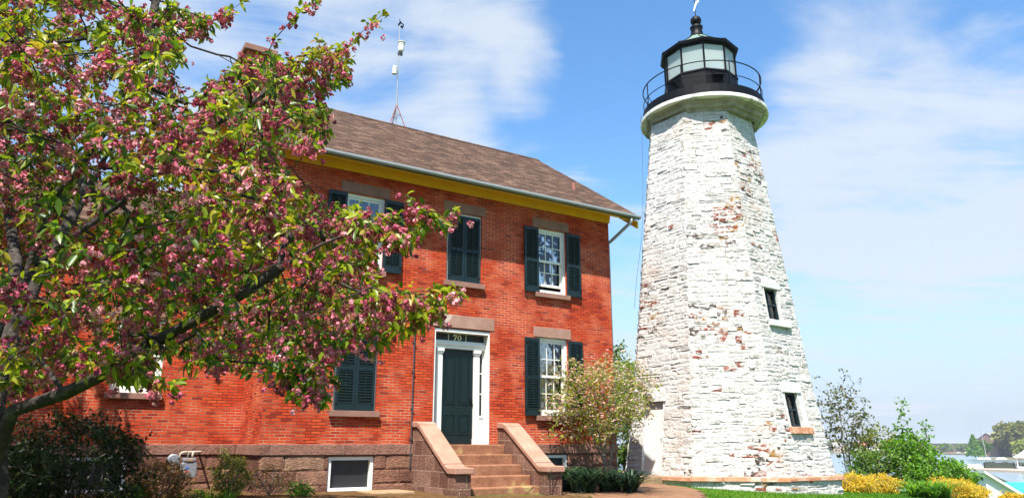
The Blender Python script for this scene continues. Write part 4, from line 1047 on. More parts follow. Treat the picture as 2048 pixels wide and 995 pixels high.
def in_poly(x, y, P):
    P = np.asarray(P, float); c = np.zeros(len(x), bool); j = len(P)-1
    for i in range(len(P)):
        xa, ya = P[i]; xb, yb = P[j]
        with np.errstate(divide='ignore', invalid='ignore'):
            h = ((ya > y) != (yb > y)) & (x < (xb-xa)*(y-ya)/(yb-ya+1e-12)+xa)
        c ^= h; j = i
    return c

# ---- flowering cherry, its crown spreading from near the viewer to the wing of the house
rg = np.random.default_rng(11)
CB = np.array([-5.0, 7.2, float(ground_z(-5.0, 7.2))])
cherry = empty('cherry_tree', CB, 0, 'large flowering cherry tree with pink double blossoms hanging in front of the house', 'tree')
def project(p):
    fw = p[:, 1]*cos(TILT)+p[:, 2]*sin(TILT); up = -p[:, 1]*sin(TILT)+p[:, 2]*cos(TILT)
    return 1024+F_RAY*p[:, 0]/fw, 497.5-F_RAY*up/fw
# outline of the crown as seen from the front; every crown point keeps its own depth in the tree
CROWN = [(-2500,-2500),(150,-2500),(170,-60),(215,-10),(240,20),(300,10),(345,50),(372,95),(350,150),(372,205),(395,215),(430,150),(470,128),(545,110),(600,165),(650,215),(670,262),(640,292),(570,300),(555,330),(590,380),(650,400),(720,420),(770,455),(745,500),(760,560),(800,600),(770,650),(700,690),(655,735),(560,700),(480,735),(400,722),(330,690),(280,720),(200,735),(140,750),(70,780),(-100,820),(-2500,900)]
M = 60000
cc = np.array([-4.6, 7.7, 2.6]); rad = np.array([4.9, 4.3, 4.2])
d = rg.normal(size=(M, 3)); d /= np.linalg.norm(d, axis=1, keepdims=True)
pts = cc + d*rad*(rg.uniform(.25, 1., (M, 1))**.5)
d2 = rg.normal(size=(9000, 3)); d2 /= np.linalg.norm(d2, axis=1, keepdims=True)
pts2 = np.array([-9.0, 11.2, 4.6]) + d2*np.array([1.9, 1.7, 1.7])*(rg.uniform(.1, 1., (9000, 1))**.4)  # back lobe added to the crown to throw shade on the wing wall
ix2, iy2 = project(pts2); pts2 = pts2[in_poly(ix2, iy2, CROWN)][:1300]
pts = pts[(pts[:, 2] > -.2 + .06*np.abs(pts[:, 1]-7)) & (pts[:, 1] > 3.6)]
ix, iy = project(pts)
ok = in_poly(ix, iy, CROWN)
pts = pts[ok]; ix = ix[ok]; iy = iy[ok]
vis = (ix > -60) & (iy > -60)
sel = np.concatenate([np.where(vis)[0][:3500], np.where(~vis)[0][:1300]])
attr = pts[sel]
def at_px(x, y, Y):
    r, u = x-1024., 497.5-y; k = Y/(F_RAY*cos(TILT)-u*sin(TILT)); return np.array([r*k, Y, (F_RAY*sin(TILT)+u*cos(TILT))*k])
twigs = [(500,165,7.),(560,140,6.8),(610,110,6.6),(640,85,6.5),(668,120,6.4),(690,100,6.4),(690,140,6.4),(650,150,6.4),(715,72,6.3),(742,48,6.2),(765,30,6.2),(600,22,6.0),(625,5,6.),(548,80,6.1),(590,40,6.0),
         (385,62,6.4),(420,45,6.3),(455,25,6.2),(480,8,6.2),(310,30,6.6),(345,15,6.6),(295,80,6.6),(640,180,6.6),(645,230,6.6),(650,290,6.6),
         (790,430,5.9),(820,395,5.8),(770,470,5.9),(845,450,5.8),(880,440,5.7),(908,425,5.7),(820,480,5.9),
         (800,610,5.5),(835,600,5.4),(860,615,5.4),(885,600,5.3),(905,588,5.3),(820,640,5.4),(845,640,5.4),(760,680,5.5),(740,690,5.5),
         (610,770,5.6),(640,795,5.6),(650,760,5.6),(560,735,5.7),(590,790,5.6),(500,745,5.7),(440,720,5.6),(380,730,5.5),(345,770,5.4),(310,765,5.4),(670,760,5.6)]
fine = []
for reg, k_, ya, yb in (([(700,590),(760,585),(860,572),(922,583),(885,622),(850,650),(780,672),(700,680)], 46, 5.2, 5.9), ([(700,410),(790,440),(850,415),(905,425),(870,465),(780,492),(700,500)], 42, 5.6, 6.2), ([(470,150),(560,120),(640,90),(700,95),(700,150),(640,190)], 70, 6.3, 7.),
                        ([(300,30),(330,0),(420,40),(480,10),(420,65),(380,70)], 30, 6.2, 6.7), ([(540,700),(660,740),(640,800),(590,790),(540,740)], 22, 5.5, 5.9), ([(300,690),(340,690),(340,770),(225,765),(225,700)], 26, 5.5, 6.1)):
    while k_:
        x_, y_ = rg.uniform(200, 930), rg.uniform(0, 810)
        if in_poly(np.array([x_]), np.array([y_]), reg)[0]: fine.append(at_px(x_, y_, rg.uniform(ya, yb))); k_ -= 1
attr = np.concatenate([attr, pts2, np.array(fine), np.array([at_px(*t) for t in twigs])])
# trunk and the main limbs
T = CB; fork = np.array([-4.75, 6.9, -.35])
seed_n = [T, T+(fork-T)*.35+[.04,0,0], T+(fork-T)*.7, fork]; seed_p = [-1, 0, 1, 2]
def limb(start, pts_):
    prev = start
    for p in pts_:
        seed_n.append(np.array(p, float)); seed_p.append(prev); prev = len(seed_n)-1
limb(3, [at_px(25,822,6.6), at_px(130,786,6.4), at_px(215,745,6.2), at_px(300,690,6.1), at_px(390,640,6.), at_px(480,590,5.9), at_px(570,560,5.8), at_px(660,540,5.7)])
limb(3, [at_px(-40,760,6.8), at_px(0,640,7.0), at_px(60,540,7.2), at_px(150,470,7.3), at_px(250,400,7.3), at_px(350,305,7.2), at_px(420,255,7.1), at_px(500,210,7.0), at_px(560,175,6.9)])
limb(9, [at_px(560,535,5.95), at_px(640,490,5.9), at_px(720,458,5.9)])
limb(5, [at_px(60,690,7.4), at_px(180,590,8.), at_px(300,500,8.5), at_px(420,420,8.9)])
limb(3, [(-5.2,7.4,.6), (-5.5,8.2,1.8), (-5.6,9.,3.2), (-5.5,9.6,4.6)])
limb(3, [(-5.3,7.6,.7), (-6.2,8.8,2.2), (-7.4,10.0,3.6), (-8.6,11.0,4.4)])
limb(3, [(-4.9,6.4,.6), (-5.0,5.9,1.6), (-4.9,5.5,2.9), (-4.6,5.2,4.2)])
limb(14, [at_px(90,420,6.8), at_px(180,300,6.7), at_px(270,180,6.7), at_px(295,90,6.6), at_px(312,0,6.6), at_px(322,-90,6.6), at_px(325,-180,6.6)])
N, par, ends, dep = grow(attr, seed_n, seed_p, rg, .2, .06)
b = MB(); rr_ = limb_mesh(b, N, par, .17, .0028, 9, power=.60)
tr = b.build('trunk', MT['bark'], cherry, off=CB, smooth=True)
ends = np.array(ends); E = N[ends]; pd = E - N[np.array(par)[ends]]; pd /= np.linalg.norm(pd, axis=1, keepdims=True)+1e-9
# leaves in tufts at every twig end plus some along the thin wood
thin = np.where((rr_ < .009) & (np.arange(len(N)) > len(seed_n)))[0]
def tuft(Pc, Dc, lo, hi, spread, rng):
    k = rng.integers(lo, hi+1, len(Pc)); P = np.repeat(Pc, k, 0); D = np.repeat(Dc, k, 0)
    D = D*.8 + rng.normal(0, spread, P.shape); D[:, 2] -= .15; return P + rng.normal(0, .022, P.shape), D
P1, D1 = tuft(E, pd, 6, 11, .85, rg)
tn = rg.choice(thin, min(len(thin), 9000), replace=False); P2, D2 = tuft(N[tn], N[tn]-N[np.array(par)[tn]]*1., 1, 2, .6, rg)
P = np.concatenate([P1, P2]); D = np.concatenate([D1, D2])
L = rg.uniform(.055, .108, len(P)); tint = np.clip(rg.beta(2., 2.6, len(P)) + .12*np.sin(P[:, 0]*2+P[:, 2]*3), 0, 1)
V, F, t = leaves(P, D, L, L*rg.uniform(.36, .5, len(P)), rg, tint, .2, .28)
npmesh('crown', V, F, MT['leaf'], cherry, t, off=CB)
# blossoms hang in clusters under the twigs
cl = rg.random(len(E)) < .42; C0 = np.concatenate([E[cl], N[tn[:700]]]) + np.array([0,0,-.035])
k = rg.integers(4, 11, len(C0)); C = np.repeat(C0, k, 0) + rg.normal(0, .048, (k.sum(), 3)) - np.array([0,0,.02])
ct = np.repeat(rg.beta(2.2, 2.0, len(C0)), k)
V, F, t = petals(C, rg.uniform(.021, .033, len(C)), 15, rg, .0155, ct)
npmesh('blossoms', V, F, MT['pink'], cherry, t, off=CB)

# ---- other leafy plants
def lmat(name, *cols, **k): return leaf_mat(name, [(i/(len(cols)-1), c) for i, c in enumerate(cols)], **k)
MG = dict(
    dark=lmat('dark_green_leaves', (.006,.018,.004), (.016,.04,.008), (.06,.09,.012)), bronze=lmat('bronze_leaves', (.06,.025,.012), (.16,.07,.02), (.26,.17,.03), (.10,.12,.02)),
    lime=lmat('lime_leaves', (.07,.11,.012), (.17,.20,.02), (.30,.28,.03)), fresh=lmat('fresh_green_leaves', (.04,.125,.006), (.10,.24,.010), (.20,.36,.03)),
    gold=lmat('golden_foliage', (.42,.24,.012), (.62,.40,.02), (.66,.50,.05), (.35,.33,.03)), mid=lmat('mid_green_leaves', (.03,.08,.006), (.085,.17,.012), (.16,.26,.03)),
    yg=lmat('yellow_green_leaves', (.10,.15,.008), (.20,.25,.014), (.32,.33,.04)), brown=lmat('brownish_leaves', (.045,.06,.015), (.10,.12,.03), (.19,.13,.04)),
    strap=lmat('strap_leaves', (.004,.016,.008), (.012,.036,.015), (.05,.10,.035), trans=.2), grass=lmat('grass_blades', (.03,.12,.003), (.07,.20,.004), (.15,.27,.012), trans=.35),
    far=lmat('far_leaves', (.06,.12,.02), (.12,.19,.03), (.19,.26,.045), trans=.3), farb=lmat('far_autumn_leaves', (.08,.11,.02), (.16,.17,.03), (.25,.18,.04), trans=.3), bract=lmat('pale_pink_bracts', (.62,.30,.27), (.72,.46,.40), (.76,.62,.50), trans=.35))
def shrub(name, label, cat, pos, crad, ccen, n_attr, leaf, mats, seed, group=None, per=(5, 9), stems=4, r0=.03, rtip=.003, zmin=.0, simple=True, shell=.5, wr=.5, up=0., lmn=(.7, 1.2), extra=None, bark='bark2'):
    """woody plant: stems from the base to crown points, leaf tufts at every twig end"""
    rg = np.random.default_rng(seed); base = np.array([pos[0], pos[1], float(ground_z(pos[0], pos[1])) if len(pos) < 3 else pos[2]])
    e = empty(name, base, 0, label, cat, group)
    d = rg.normal(size=(n_attr*3, 3)); d /= np.linalg.norm(d, axis=1, keepdims=True)
    lump = 1 + .22*np.sin(d[:, 0]*5+seed)*np.cos(d[:, 2]*6+seed*2) + .12*np.sin(d[:, 1]*9+seed)
    P = np.array(ccen) + d*np.array(crad)*(rg.uniform(shell, 1., (len(d), 1))**.6)*lump[:, None]
    P = P[P[:, 2] > zmin][:n_attr]
    if extra is not None: P = np.concatenate([P, np.array(extra)])
    sn = [np.array([0,0,-.1])]; sp = [-1]
    for s in range(stems):
        a = 2*pi*s/stems+rg.uniform(-.4,.4); top = np.array([cos(a)*crad[0]*.35, sin(a)*crad[1]*.35, ccen[2]*.75]) if stems > 1 else np.array([.02, 0, ccen[2]*.9])
        prev = 0
        for q in (.33, .66, 1.): sn.append(top*q*np.array([q if stems > 1 else 1, q if stems > 1 else 1, 1])+rg.normal(0, .02*ccen[2], 3)); sp.append(prev); prev = len(sn)-1
    N, par, ends, dep = grow(P, sn, sp, rg, max(.06, crad[0]*.14), .05, up)
    b = MB(); limb_mesh(b, N, par, r0, rtip, 6)
    b.build('trunk' if cat == 'tree' else 'stem', MT[bark], e, smooth=True)
    E = N[np.array(ends)]; pdv = E-N[np.array(par)[np.array(ends)]]
    pdv /= np.linalg.norm(pdv, axis=1, keepdims=True)+1e-9
    Pl, Dl = tuft(E, pdv, per[0], per[1], .8, rg); Pl = Pl + rg.normal(0, leaf*.5, Pl.shape)
    L = leaf*rg.uniform(*lmn, len(Pl)); V, F, t = leaves(Pl, Dl, L, L*wr, rg, rg.beta(2, 2, len(Pl)), .15, .2, simple)
    npmesh('crown' if cat == 'tree' else 'foliage', V, F, mats, e, t)
    return e, E, rg
# dogwood between the house and the lighthouse
dz = float(ground_z(2.25, 18.1)); hh0 = -dz
ex = [(x-2.25, y-18.1, z-dz) for x, y, z in [tuple(at_px(px_, py_, 17.8)) for px_, py_ in [(1090+rnd.uniform(0,190), 800+rnd.uniform(0,85)) for _ in range(60)]+[(1100,845),(1115,835),(1130,850),(1150,845),(1165,838),(1180,850),(1195,845),(1210,855),(1125,870),(1145,835),(1085,870),(1240,850),(1255,890),(1105,860),(1160,855)]]]
dg, DE, rd = shrub('dogwood_tree', 'small multi stemmed dogwood with pale pink bracts between house corner and lighthouse', 'tree', (2.25, 18.1), (1.30, 1.15, 1.05), (-.05, 0, 2.15), 1350, .075, MG['yg'], 21, per=(3, 6), stems=6, r0=.036, rtip=.003, zmin=.95, shell=.35, extra=ex)
k = rd.random(len(DE)) < .60; C = np.repeat(DE[k], 2, 0) + rd.normal(0, .05, (k.sum()*2, 3)) + np.array([0,0,.03])
n = len(C); Pq = np.repeat(C, 4, 0); ang = np.tile(np.arange(4)*pi/2, n)+np.repeat(rd.uniform(0, 6, n), 4)
Dq = np.stack([np.cos(ang), np.sin(ang), np.full(len(ang), .25)], 1)+np.repeat(rd.normal(0, .35, (n, 3)), 4, 0)
Lq = np.full(len(Pq), .042); V, F, t = leaves(Pq, Dq, Lq, Lq*.8, rd, np.repeat(np.clip(rd.beta(2, 2, n)+.25*(np.sin(C[:, 0]*3)), 0, 1), 4), .1, .0, True)
npmesh('bracts', V, F, MG['bract'], dg, t)
# shrubs along the left foundation
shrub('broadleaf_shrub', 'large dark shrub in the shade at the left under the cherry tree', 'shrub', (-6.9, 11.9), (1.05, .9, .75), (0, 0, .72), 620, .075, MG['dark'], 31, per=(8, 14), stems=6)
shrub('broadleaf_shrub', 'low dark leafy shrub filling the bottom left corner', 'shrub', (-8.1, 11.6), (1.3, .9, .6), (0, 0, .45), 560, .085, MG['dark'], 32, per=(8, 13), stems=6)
shrub('barberry_shrub', 'dark bronze barberry shrub left of the gas meter', 'shrub', (-6.05, 13.1), (.46, .42, .36), (0, 0, .34), 300, .045, MG['bronze'], 33, per=(8, 14))
shrub('leafy_plant', 'small bright green leafy plant beside the dark barberry', 'plant', (-6.35, 12.75), (.26, .25, .16), (0, 0, .14), 60, .085, MG['fresh'], 34, per=(4, 7), r0=.01)
shrub('spirea_shrub', 'upright lime green and bronze shrub right of the gas meter', 'shrub', (-5.1, 13.75), (.32, .30, .38), (0, 0, .38), 300, .045, MG['lime'], 35, per=(8, 13))
shrub('barberry_shrub', 'sparse orange bronze shrub in front of the bare foundation', 'shrub', (-4.45, 14.0), (.42, .3, .26), (0, 0, .30), 110, .042, MG['bronze'], 36, per=(6, 10), shell=.5, r0=.018)
shrub('leafy_plant', 'low round green tuft nearest the boarded basement window', 'plant', (-3.92, 14.05), (.20, .2, .12), (0, 0, .12), 60, .07, MG['fresh'], 37, per=(5, 8), r0=.008)
shrub('leafy_plant', 'yellow green ground plants between the barberry and the spirea', 'plant', (-5.65, 13.35), (.35, .25, .09), (0, 0, .07), 60, .06, MG['lime'], 38, per=(4, 7), r0=.008)
def strap_clump(name, label, cat, pos, rx, ry, h, n, mat, seed, wid=.022, group=None):
    rg = np.random.default_rng(seed); base = np.array([pos[0], pos[1], float(ground_z(*pos))])
    a = rg.uniform(0, 2*pi, n); q = np.sqrt(rg.random(n)); P = np.stack([q*np.cos(a)*rx, q*np.sin(a)*ry, np.zeros(n)], 1)
    if n > 200:                                                            # several fans of blades side by side
        cen = P[rg.integers(0, n, 11)]; P = cen[rg.integers(0, 11, n)] + rg.normal(0, .035, (n, 3))*[1, 1, 0]; a = rg.uniform(0, 2*pi, n)
    dr = np.stack([np.cos(a), np.sin(a), np.zeros(n)], 1)*.6 + rg.normal(0, .55, (n, 3)); dr[:, 2] = 0
    Ln = h*rg.uniform(.45, 1.35, n); side = np.stack([-dr[:, 1], dr[:, 0], np.zeros(n)], 1); side /= np.linalg.norm(side, axis=1, keepdims=True)+1e-9
    rows = []
    for s in (0, .3, .58, .82, 1.):
        c = P + dr*(Ln*(s**1.6)*1.05)[:, None] + np.array([0,0,1.])*(Ln*(1.05*s-.68*s**2.4))[:, None]
        wv = wid*(1.1-s)*np.ones(n); rows += [c-side*wv[:, None], c+side*wv[:, None]]
    V = np.stack(rows, 1).reshape(-1, 3); T = np.array([[0,1,3,2],[2,3,5,4],[4,5,7,6],[6,7,9,8]])
    F = (np.arange(n)[:, None, None]*10+T[None]).reshape(-1, 4)
    o = npmesh(name, V, F, mat, None, np.repeat(rg.random(n), 4)); o.location = base; return tag(o, label, cat, group)
strap_clump('daylily_clump', 'dark strap leaved daylily clump beside the right stair wall under the dogwood', 'plant', (1.45, 17.3), .62, .5, .95, 420, MG['strap'], 41, .03)
strap_clump('daylily_clump', 'dark strap leaved daylily clump nearest the brick path', 'plant', (2.5, 17.75), .55, .45, .88, 380, MG['strap'], 42, .03)
strap_clump('grass_tuft', 'thin grassy tuft growing right beside the gas meter', 'plant', (-5.35, 13.45), .2, .15, .32, 90, MG['fresh'], 43, .009)
strap_clump('grass_tuft', 'thin grassy tuft at the foot of the lime green shrub', 'plant', (-4.95, 13.35), .15, .15, .3, 70, MG['fresh'], 44, .009)
strap_clump('grass_tuft', 'bright grass tuft left of the bronze barberry near the shaded basement window', 'plant', (-6.75, 13.1), .3, .2, .3, 110, MG['mid'], 45, .010)
strap_clump('iris_clump', 'bright green strap leaved clump between golden bushes by the lawn', 'plant', (12.55, 23.4), .75, .5, .9, 300, MG['fresh'], 46, .035)
# golden bushes along the edge of the lawn
for i, (x, y, r, h, lab) in enumerate([(11.2, 25.2, .75, .55, 'golden leaved bush nearest the lighthouse base'), (12.4, 25.9, .8, .55, 'golden leaved bush second from the lighthouse, just left of the strap leaved clump'),
        (14.0, 24.4, .85, .62, 'largest golden leaved bush, right of the strap leaved clump'), (15.0, 25.0, .55, .42, 'small golden bush third in the row from the lighthouse, below the leafy green sapling'), (15.95, 24.3, .42, .28, 'golden bush farthest right, in front of the white roof')]):
    shrub('golden_bush', lab, 'shrub', (x, y), (r, r*.8, h*.52), (0, 0, h*.52), 420, .07, MG['gold'], 50+i, 'golden bushes along the lawn edge', per=(8, 13), stems=5)
# trees and bushes behind the lighthouse
shrub('budding_tree', 'thin budding tree with sparse brownish leaves right behind the lighthouse', 'tree', (12.9, 29.), (1.0, 1.0, 1.7), (.05, 0, 2.65), 220, .13, MG['brown'], 61, per=(3, 6), stems=7, r0=.032, rtip=.004, shell=.2, up=.12, wr=.7)
shrub('leafy_sapling', 'bright green young tree with two peaks above the golden bushes', 'tree', (14.75, 27.8), (.9, .9, .9), (0, 0, 1.35), 380, .13, MG['fresh'], 62, per=(5, 8), stems=3, r0=.05, rtip=.006, wr=.8, zmin=.3, shell=.3,
      extra=[(-.15+.12*sin(i*2.1), .1*cos(i), 2.1+.11*i) for i in range(12)]+[(.65+.15*sin(i*1.7), 0, 2.0+.07*i) for i in range(8)])
shrub('leafy_bush', 'yellow green loose bush between the budding tree and the green sapling', 'shrub', (14.2, 29.2), (1.25, 1.0, 1.05), (0, 0, 1.35), 420, .11, MG['lime'], 63, per=(5, 8), stems=5, r0=.04, shell=.35, wr=.7)
shrub('leafy_bush', 'low green bush right of the sapling, in front of the water', 'shrub', (15.9, 27.4), (.6, .6, .45), (0, 0, .6), 460, .12, MG['fresh'], 64, per=(7, 10), stems=4, r0=.04, wr=.8, shell=.35)
shrub('leafy_bush', 'dark green bush low behind the first golden bush', 'shrub', (13.3, 27.4), (1.2, .8, .75), (0, 0, .75), 380, .11, MG['mid'], 65, per=(5, 8), stems=4, wr=.7)
shrub('leafy_bush', 'mid green bush low behind the strap leaved clump', 'shrub', (14.9, 26.6), (1.2, .8, .6), (0, 0, .7), 380, .12, MG['fresh'], 66, per=(5, 8), stems=4, wr=.75)
shrub('leafy_bush', 'bright green leafy shoots at the right edge of the picture', 'shrub', (16.4, 23.2), (.6, .5, .55), (0, 0, .75), 150, .13, MG['fresh'], 67, per=(5, 8), stems=3, wr=.7)
shrub('leafy_bush', 'tall green bush low in the gap between house corner and lighthouse', 'shrub', (3.95, 26.8), (.85, .8, 1.35), (0, 0, 1.6), 420, .12, MG['mid'], 70, per=(6, 9), stems=4, wr=.7)
shrub('broadleaf_tree', 'slender green tree rising above the bush in the gap between house and lighthouse', 'tree', (5.6, 36.), (1.05, 1.0, 1.9), (-.15, 0, 3.9), 240, .2, MG['mid'], 68, per=(5, 9), stems=1, r0=.14, rtip=.01, shell=.4, wr=.7)
shrub('budding_tree', 'tall pale budding tree far behind the left end of the house roof', 'tree', (-16.6, 40., -2.), (3.6, 3., 5.), (0, 0, 17.5), 380, .22, MG['yg'], 69, per=(2, 4), stems=1, r0=.3, rtip=.012, shell=.3)

# lawn
rg = np.random.default_rng(3); n = 52000
gx = rg.uniform(2.0, 18.5, n); gy = rg.uniform(16.0, 27.5, n)
keep = ~in_poly(gx, gy, PATH); hd = np.hypot(gx-TC[0], gy-TC[1]); keep &= hd > 3.52
keep &= ~((gx < 3.3) & (gy > 17.0) & (gy < 19.5)); keep &= (gx > 4.2) | (rg.random(n) < .45)
gx, gy = gx[keep], gy[keep]; P = np.stack([gx, gy, ground_z(gx, gy)], 1); n = len(P)
D = rg.normal(0, .35, (n, 3)); D[:, 2] = 1.; Ln = rg.uniform(.05, .12, n)*(1+.4*np.sin(gx*1.3)*np.cos(gy*1.7))
V, F, t = leaves(P, D, Ln, np.full(n, .011), rg, np.clip(rg.beta(2, 2, n)+.2*np.sin(gx*.9+gy*1.2), 0, 1), .1, .3, True)
o = npmesh('grass', V, F, MG['grass'], None, t); o['kind'] = 'stuff'; o['label'] = 'short sunlit lawn grass round the foot of the lighthouse'; o['category'] = 'grass'

# ------------------------------------------------------------------ harbour in the distance
def far_tree(label, x, y, z, h, r, mat, seed, cone=False, name='far_tree', group='trees on the far bank', nl=900):
    rg = np.random.default_rng(seed); e = empty(name, (x, y, z), 0, label, 'tree', group)
    b = MB(); b.tube([(0,0,0), (.1,0,h*.35), (0,.1,h*.8)], [h*.025, h*.018, h*.005], 6)
    for q in range(5):
        a = q*1.26; b.tube([(0,0,h*.4), (cos(a)*r*.6, sin(a)*r*.6, h*(.6+.06*q))], [h*.01, h*.003], 5)
    b.build('trunk', MT['bark2'], e)
    d = rg.normal(size=(nl, 3)); d /= np.linalg.norm(d, axis=1, keepdims=True)
    lump = 1+.25*np.sin(d[:, 0]*6+seed)*np.sin(d[:, 2]*5+1)+.12*np.cos(d[:, 1]*11)
    if cone:
        tz = rg.random(nl)**1.3; P = np.stack([d[:, 0]*r*(1-tz)*1.1, d[:, 1]*r*(1-tz)*1.1, h*(.08+.92*tz)], 1)
    else: P = d*np.array([r, r, h*.40])*(rg.uniform(.4, 1, (nl, 1))**.5)*lump[:, None] + np.array([0,0,h*.6])
    D = rg.normal(size=(nl, 3)); L = r*rg.uniform(.16, .34, nl)
    V, F, t = leaves(P, D, L, L*.8, rg, rg.beta(2, 2, nl), .3, .1, True); npmesh('crown', V, F, mat, e, t); return e
def far_house(name, label, x, y, z, wd, dp, h, rh, wall, roof, rz=0., win=(4, 2), cat='building', gable=True):
    e = empty(name, (x, y, z), rz, label, cat)
    b = MB(); b.box(-wd/2, wd/2, -dp/2, dp/2, 0, h)
    if gable and rh: b.prism([(-dp/2, h), (dp/2, h), (0, h+rh*.97)], 0, -wd/2, wd/2)
    b.build('wall', wall, e)
    b = MB()
    if rh: b.prism([(-dp/2-.5, h-.2), (0, h+rh), (dp/2+.5, h-.2), (dp/2+.5, h), (0, h+rh+.35), (-dp/2-.5, h)], 0, -wd/2-.5, wd/2+.5)
    else: b.box(-wd/2-.6, wd/2+.6, -dp/2-.6, dp/2+.6, h, h+.5)
    b.build('roof', roof, e)
    for i in range(win[0]):
        for j in range(win[1]):
            b = MB(); cx = -wd/2+wd*(i+.5)/win[0]; cz = h*(j+.5)/win[1]; q = min(wd/win[0]*.28, 1.2)
            b.box(cx-q, cx+q, -dp/2-.06, -dp/2-.01, cz-h/win[1]*.25, cz+h/win[1]*.25); b.build('window', MT['dark'], e)
    return e
MF = {k: plain(k, c, .8, var=.08, scale=.3) for k, c in dict(far_brick=(.20,.12,.10), far_white=(.72,.71,.68), far_red=(.38,.10,.06), far_grey=(.22,.20,.19), far_tan=(.42,.33,.24), far_brown=(.13,.10,.08), turquoise=(.02,.42,.52), olive=(.12,.14,.09), hedge=(.025,.035,.02), silver=(.30,.31,.33)).items()}
BZ = -10.6
far_house('waterfront_building', 'long low brown flat roofed building on the far bank', 585, 1010, BZ, 52, 20, 11.5, 0, MF['far_brown'], MF['far_grey'], 0, (9, 2))
far_house('waterfront_building', 'white flat roofed block at the right end of the long brown building', 612, 985, BZ, 16, 12, 12.5, 0, MF['far_white'], MF['far_grey'], 0, (3, 2))
far_house('brick_building', 'tall greyish brick gabled building among trees behind the pier', 425, 662, BZ, 20, 16, 15, 5, MF['far_brick'], MF['far_grey'], .5, (5, 4))
far_house('waterfront_house', 'white house with a red roof on the far bank just right of the lighthouse', 487, 1045, BZ, 16, 12, 9, 5, MF['far_white'], MF['far_red'], .2, (3, 2), 'house')
far_house('waterfront_house', 'tan house with a grey roof at the left end of the far bank', 455, 1050, BZ, 14, 12, 8, 5, MF['far_tan'], MF['far_grey'], -.2, (3, 2), 'house')
far_house('waterfront_house', 'small white house second from the left on the far bank', 512, 1060, BZ, 12, 10, 8, 4, MF['far_white'], MF['far_brown'], .1, (2, 2), 'house')
ft = [('round green tree in front of the long brown building', 568, 985, 11, 8, 'far', 0), ('second round tree in front of the long brown building', 590, 985, 11, 8, 'far', 0), ('conical light green tree left of the tall brick building', 384, 625, 18, 6.5, 'fresh', 1),
      ('broad orange green tree on the hill behind the pier', 430, 640, 27, 15, 'farb', 0), ('tall green tree farthest right behind the white pavilion', 452, 645, 28, 16, 'far', 0), ('low yellow green tree beside the white pavilion', 418, 612, 14, 9, 'yg', 0), ('dark tree just right of the conical tree', 400, 640, 14, 7, 'mid', 0),
      ('bushy tree behind the tan house on the far bank', 462, 1075, 16, 12, 'farb', 0), ('round olive tree right of the red roofed house', 535, 1050, 17, 12, 'far', 0), ('pale tree beyond the sapling on the far bank', 550, 1080, 16, 10, 'yg', 0), ('low tree left of the long brown building', 553, 1000, 11, 8, 'far', 0), ('small dark tree behind the white house on the far bank', 520, 1090, 15, 9, 'mid', 0),
      ('wide green tree at the left end of the far bank', 430, 1090, 14, 11, 'far', 0)]
for i, (lab, x, y, h, r, mt, cn) in enumerate(ft): far_tree(lab, x, y, BZ, h, r, MG[mt], 200+i, bool(cn), nl=2200 if h > 20 else 1000)
# far wooded skyline
rg = np.random.default_rng(77); n = 9000; X = rg.uniform(-1400, 2600, n); hgt = 9+6*np.sin(X*.013)+4*np.sin(X*.041+1)
P = np.stack([X, rg.uniform(1350, 1500, n), BZ+rg.random(n)*np.clip(hgt, 3, 30)], 1); L = rg.uniform(3, 6, n)
V, F, t = leaves(P, rg.normal(size=(n, 3)), L, L, rg, rg.beta(2, 2, n), .3, .1, True)
o = npmesh('far_woods', V, F, MG['far'], None, t); o['kind'] = 'stuff'; o['label'] = 'distant wooded skyline along the far shore'; o['category'] = 'woods'
# pier with its sea wall, hedge, railing, mast and pavilion
b = MB(); b.prism([(213, 362), (225, 322), (330, 322), (330, 390), (226, 392)], 2, -13, -11.0)
o = tag(b.build('pier', MF['far_tan'], None), 'brown sea wall pier reaching into the water at the right', 'pier')
b = MB(); b.box(0, 26, -1.2, 1.2, 0, 2.6)
for i in range(40): b.ball((rnd.uniform(0, 26), rnd.uniform(-1, 1), rnd.uniform(1.4, 2.6)), rnd.uniform(.5, .9), 7, 5)
o = tag(b.build('hedge', MF['hedge'], None), 'dark clipped hedge along the pier left of the white pavilion', 'hedge'); o.location = (226, 362, -11.02); o.rotation_euler = (0, 0, -.25)
b = MB()
for i in range(9): b.box(i*.95, i*.95+.45, -.1, .1, 0, 2.0)
b.box(0, 8.0, -.05, .05, 1.6, 1.8)
o = tag(b.build('railing', MF['far_white'], None), 'row of white posts at the tip of the pier', 'railing'); o.location = (215, 360, -11.02)
e = empty('flag_mast', (233, 370, -11.02), 0, 'tall silver mast leaning slightly left on the pier', 'mast')
b = MB(); b.tube([(0,0,0), (-1.2,0,20.5)], [.2, .09], 8); b.build('pole', MF['silver'], e)
b = MB(); b.tube([(-2.2,0,16.5), (.6,0,16.5)], .08, 6); b.build('crossbar', MF['silver'], e)
e = empty('pavilion', (238.5, 350, -11.02), 0, 'white open pavilion with a pointed roof on the pier at the right edge', 'pavilion')
b = MB(); b.lathe([(5.2, 5.0), (5.2, 5.3), (2.4, 7.0), (.6, 8.2), (.1, 9.0)], 8); b.build('roof', MF['far_white'], e)
for k in range(8): b = MB(); b.tube([(4.5*cos(k*pi/4), 4.5*sin(k*pi/4), 0), (4.5*cos(k*pi/4), 4.5*sin(k*pi/4), 5.1)], .22, 6); b.build('post', MF['far_white'], e)
b = MB(); b.lathe([(4.6, .1), (4.6, 1.2), (4.4, 1.2), (4.4, .1)], 8); b.build('railing', MF['far_white'], e)
um = None
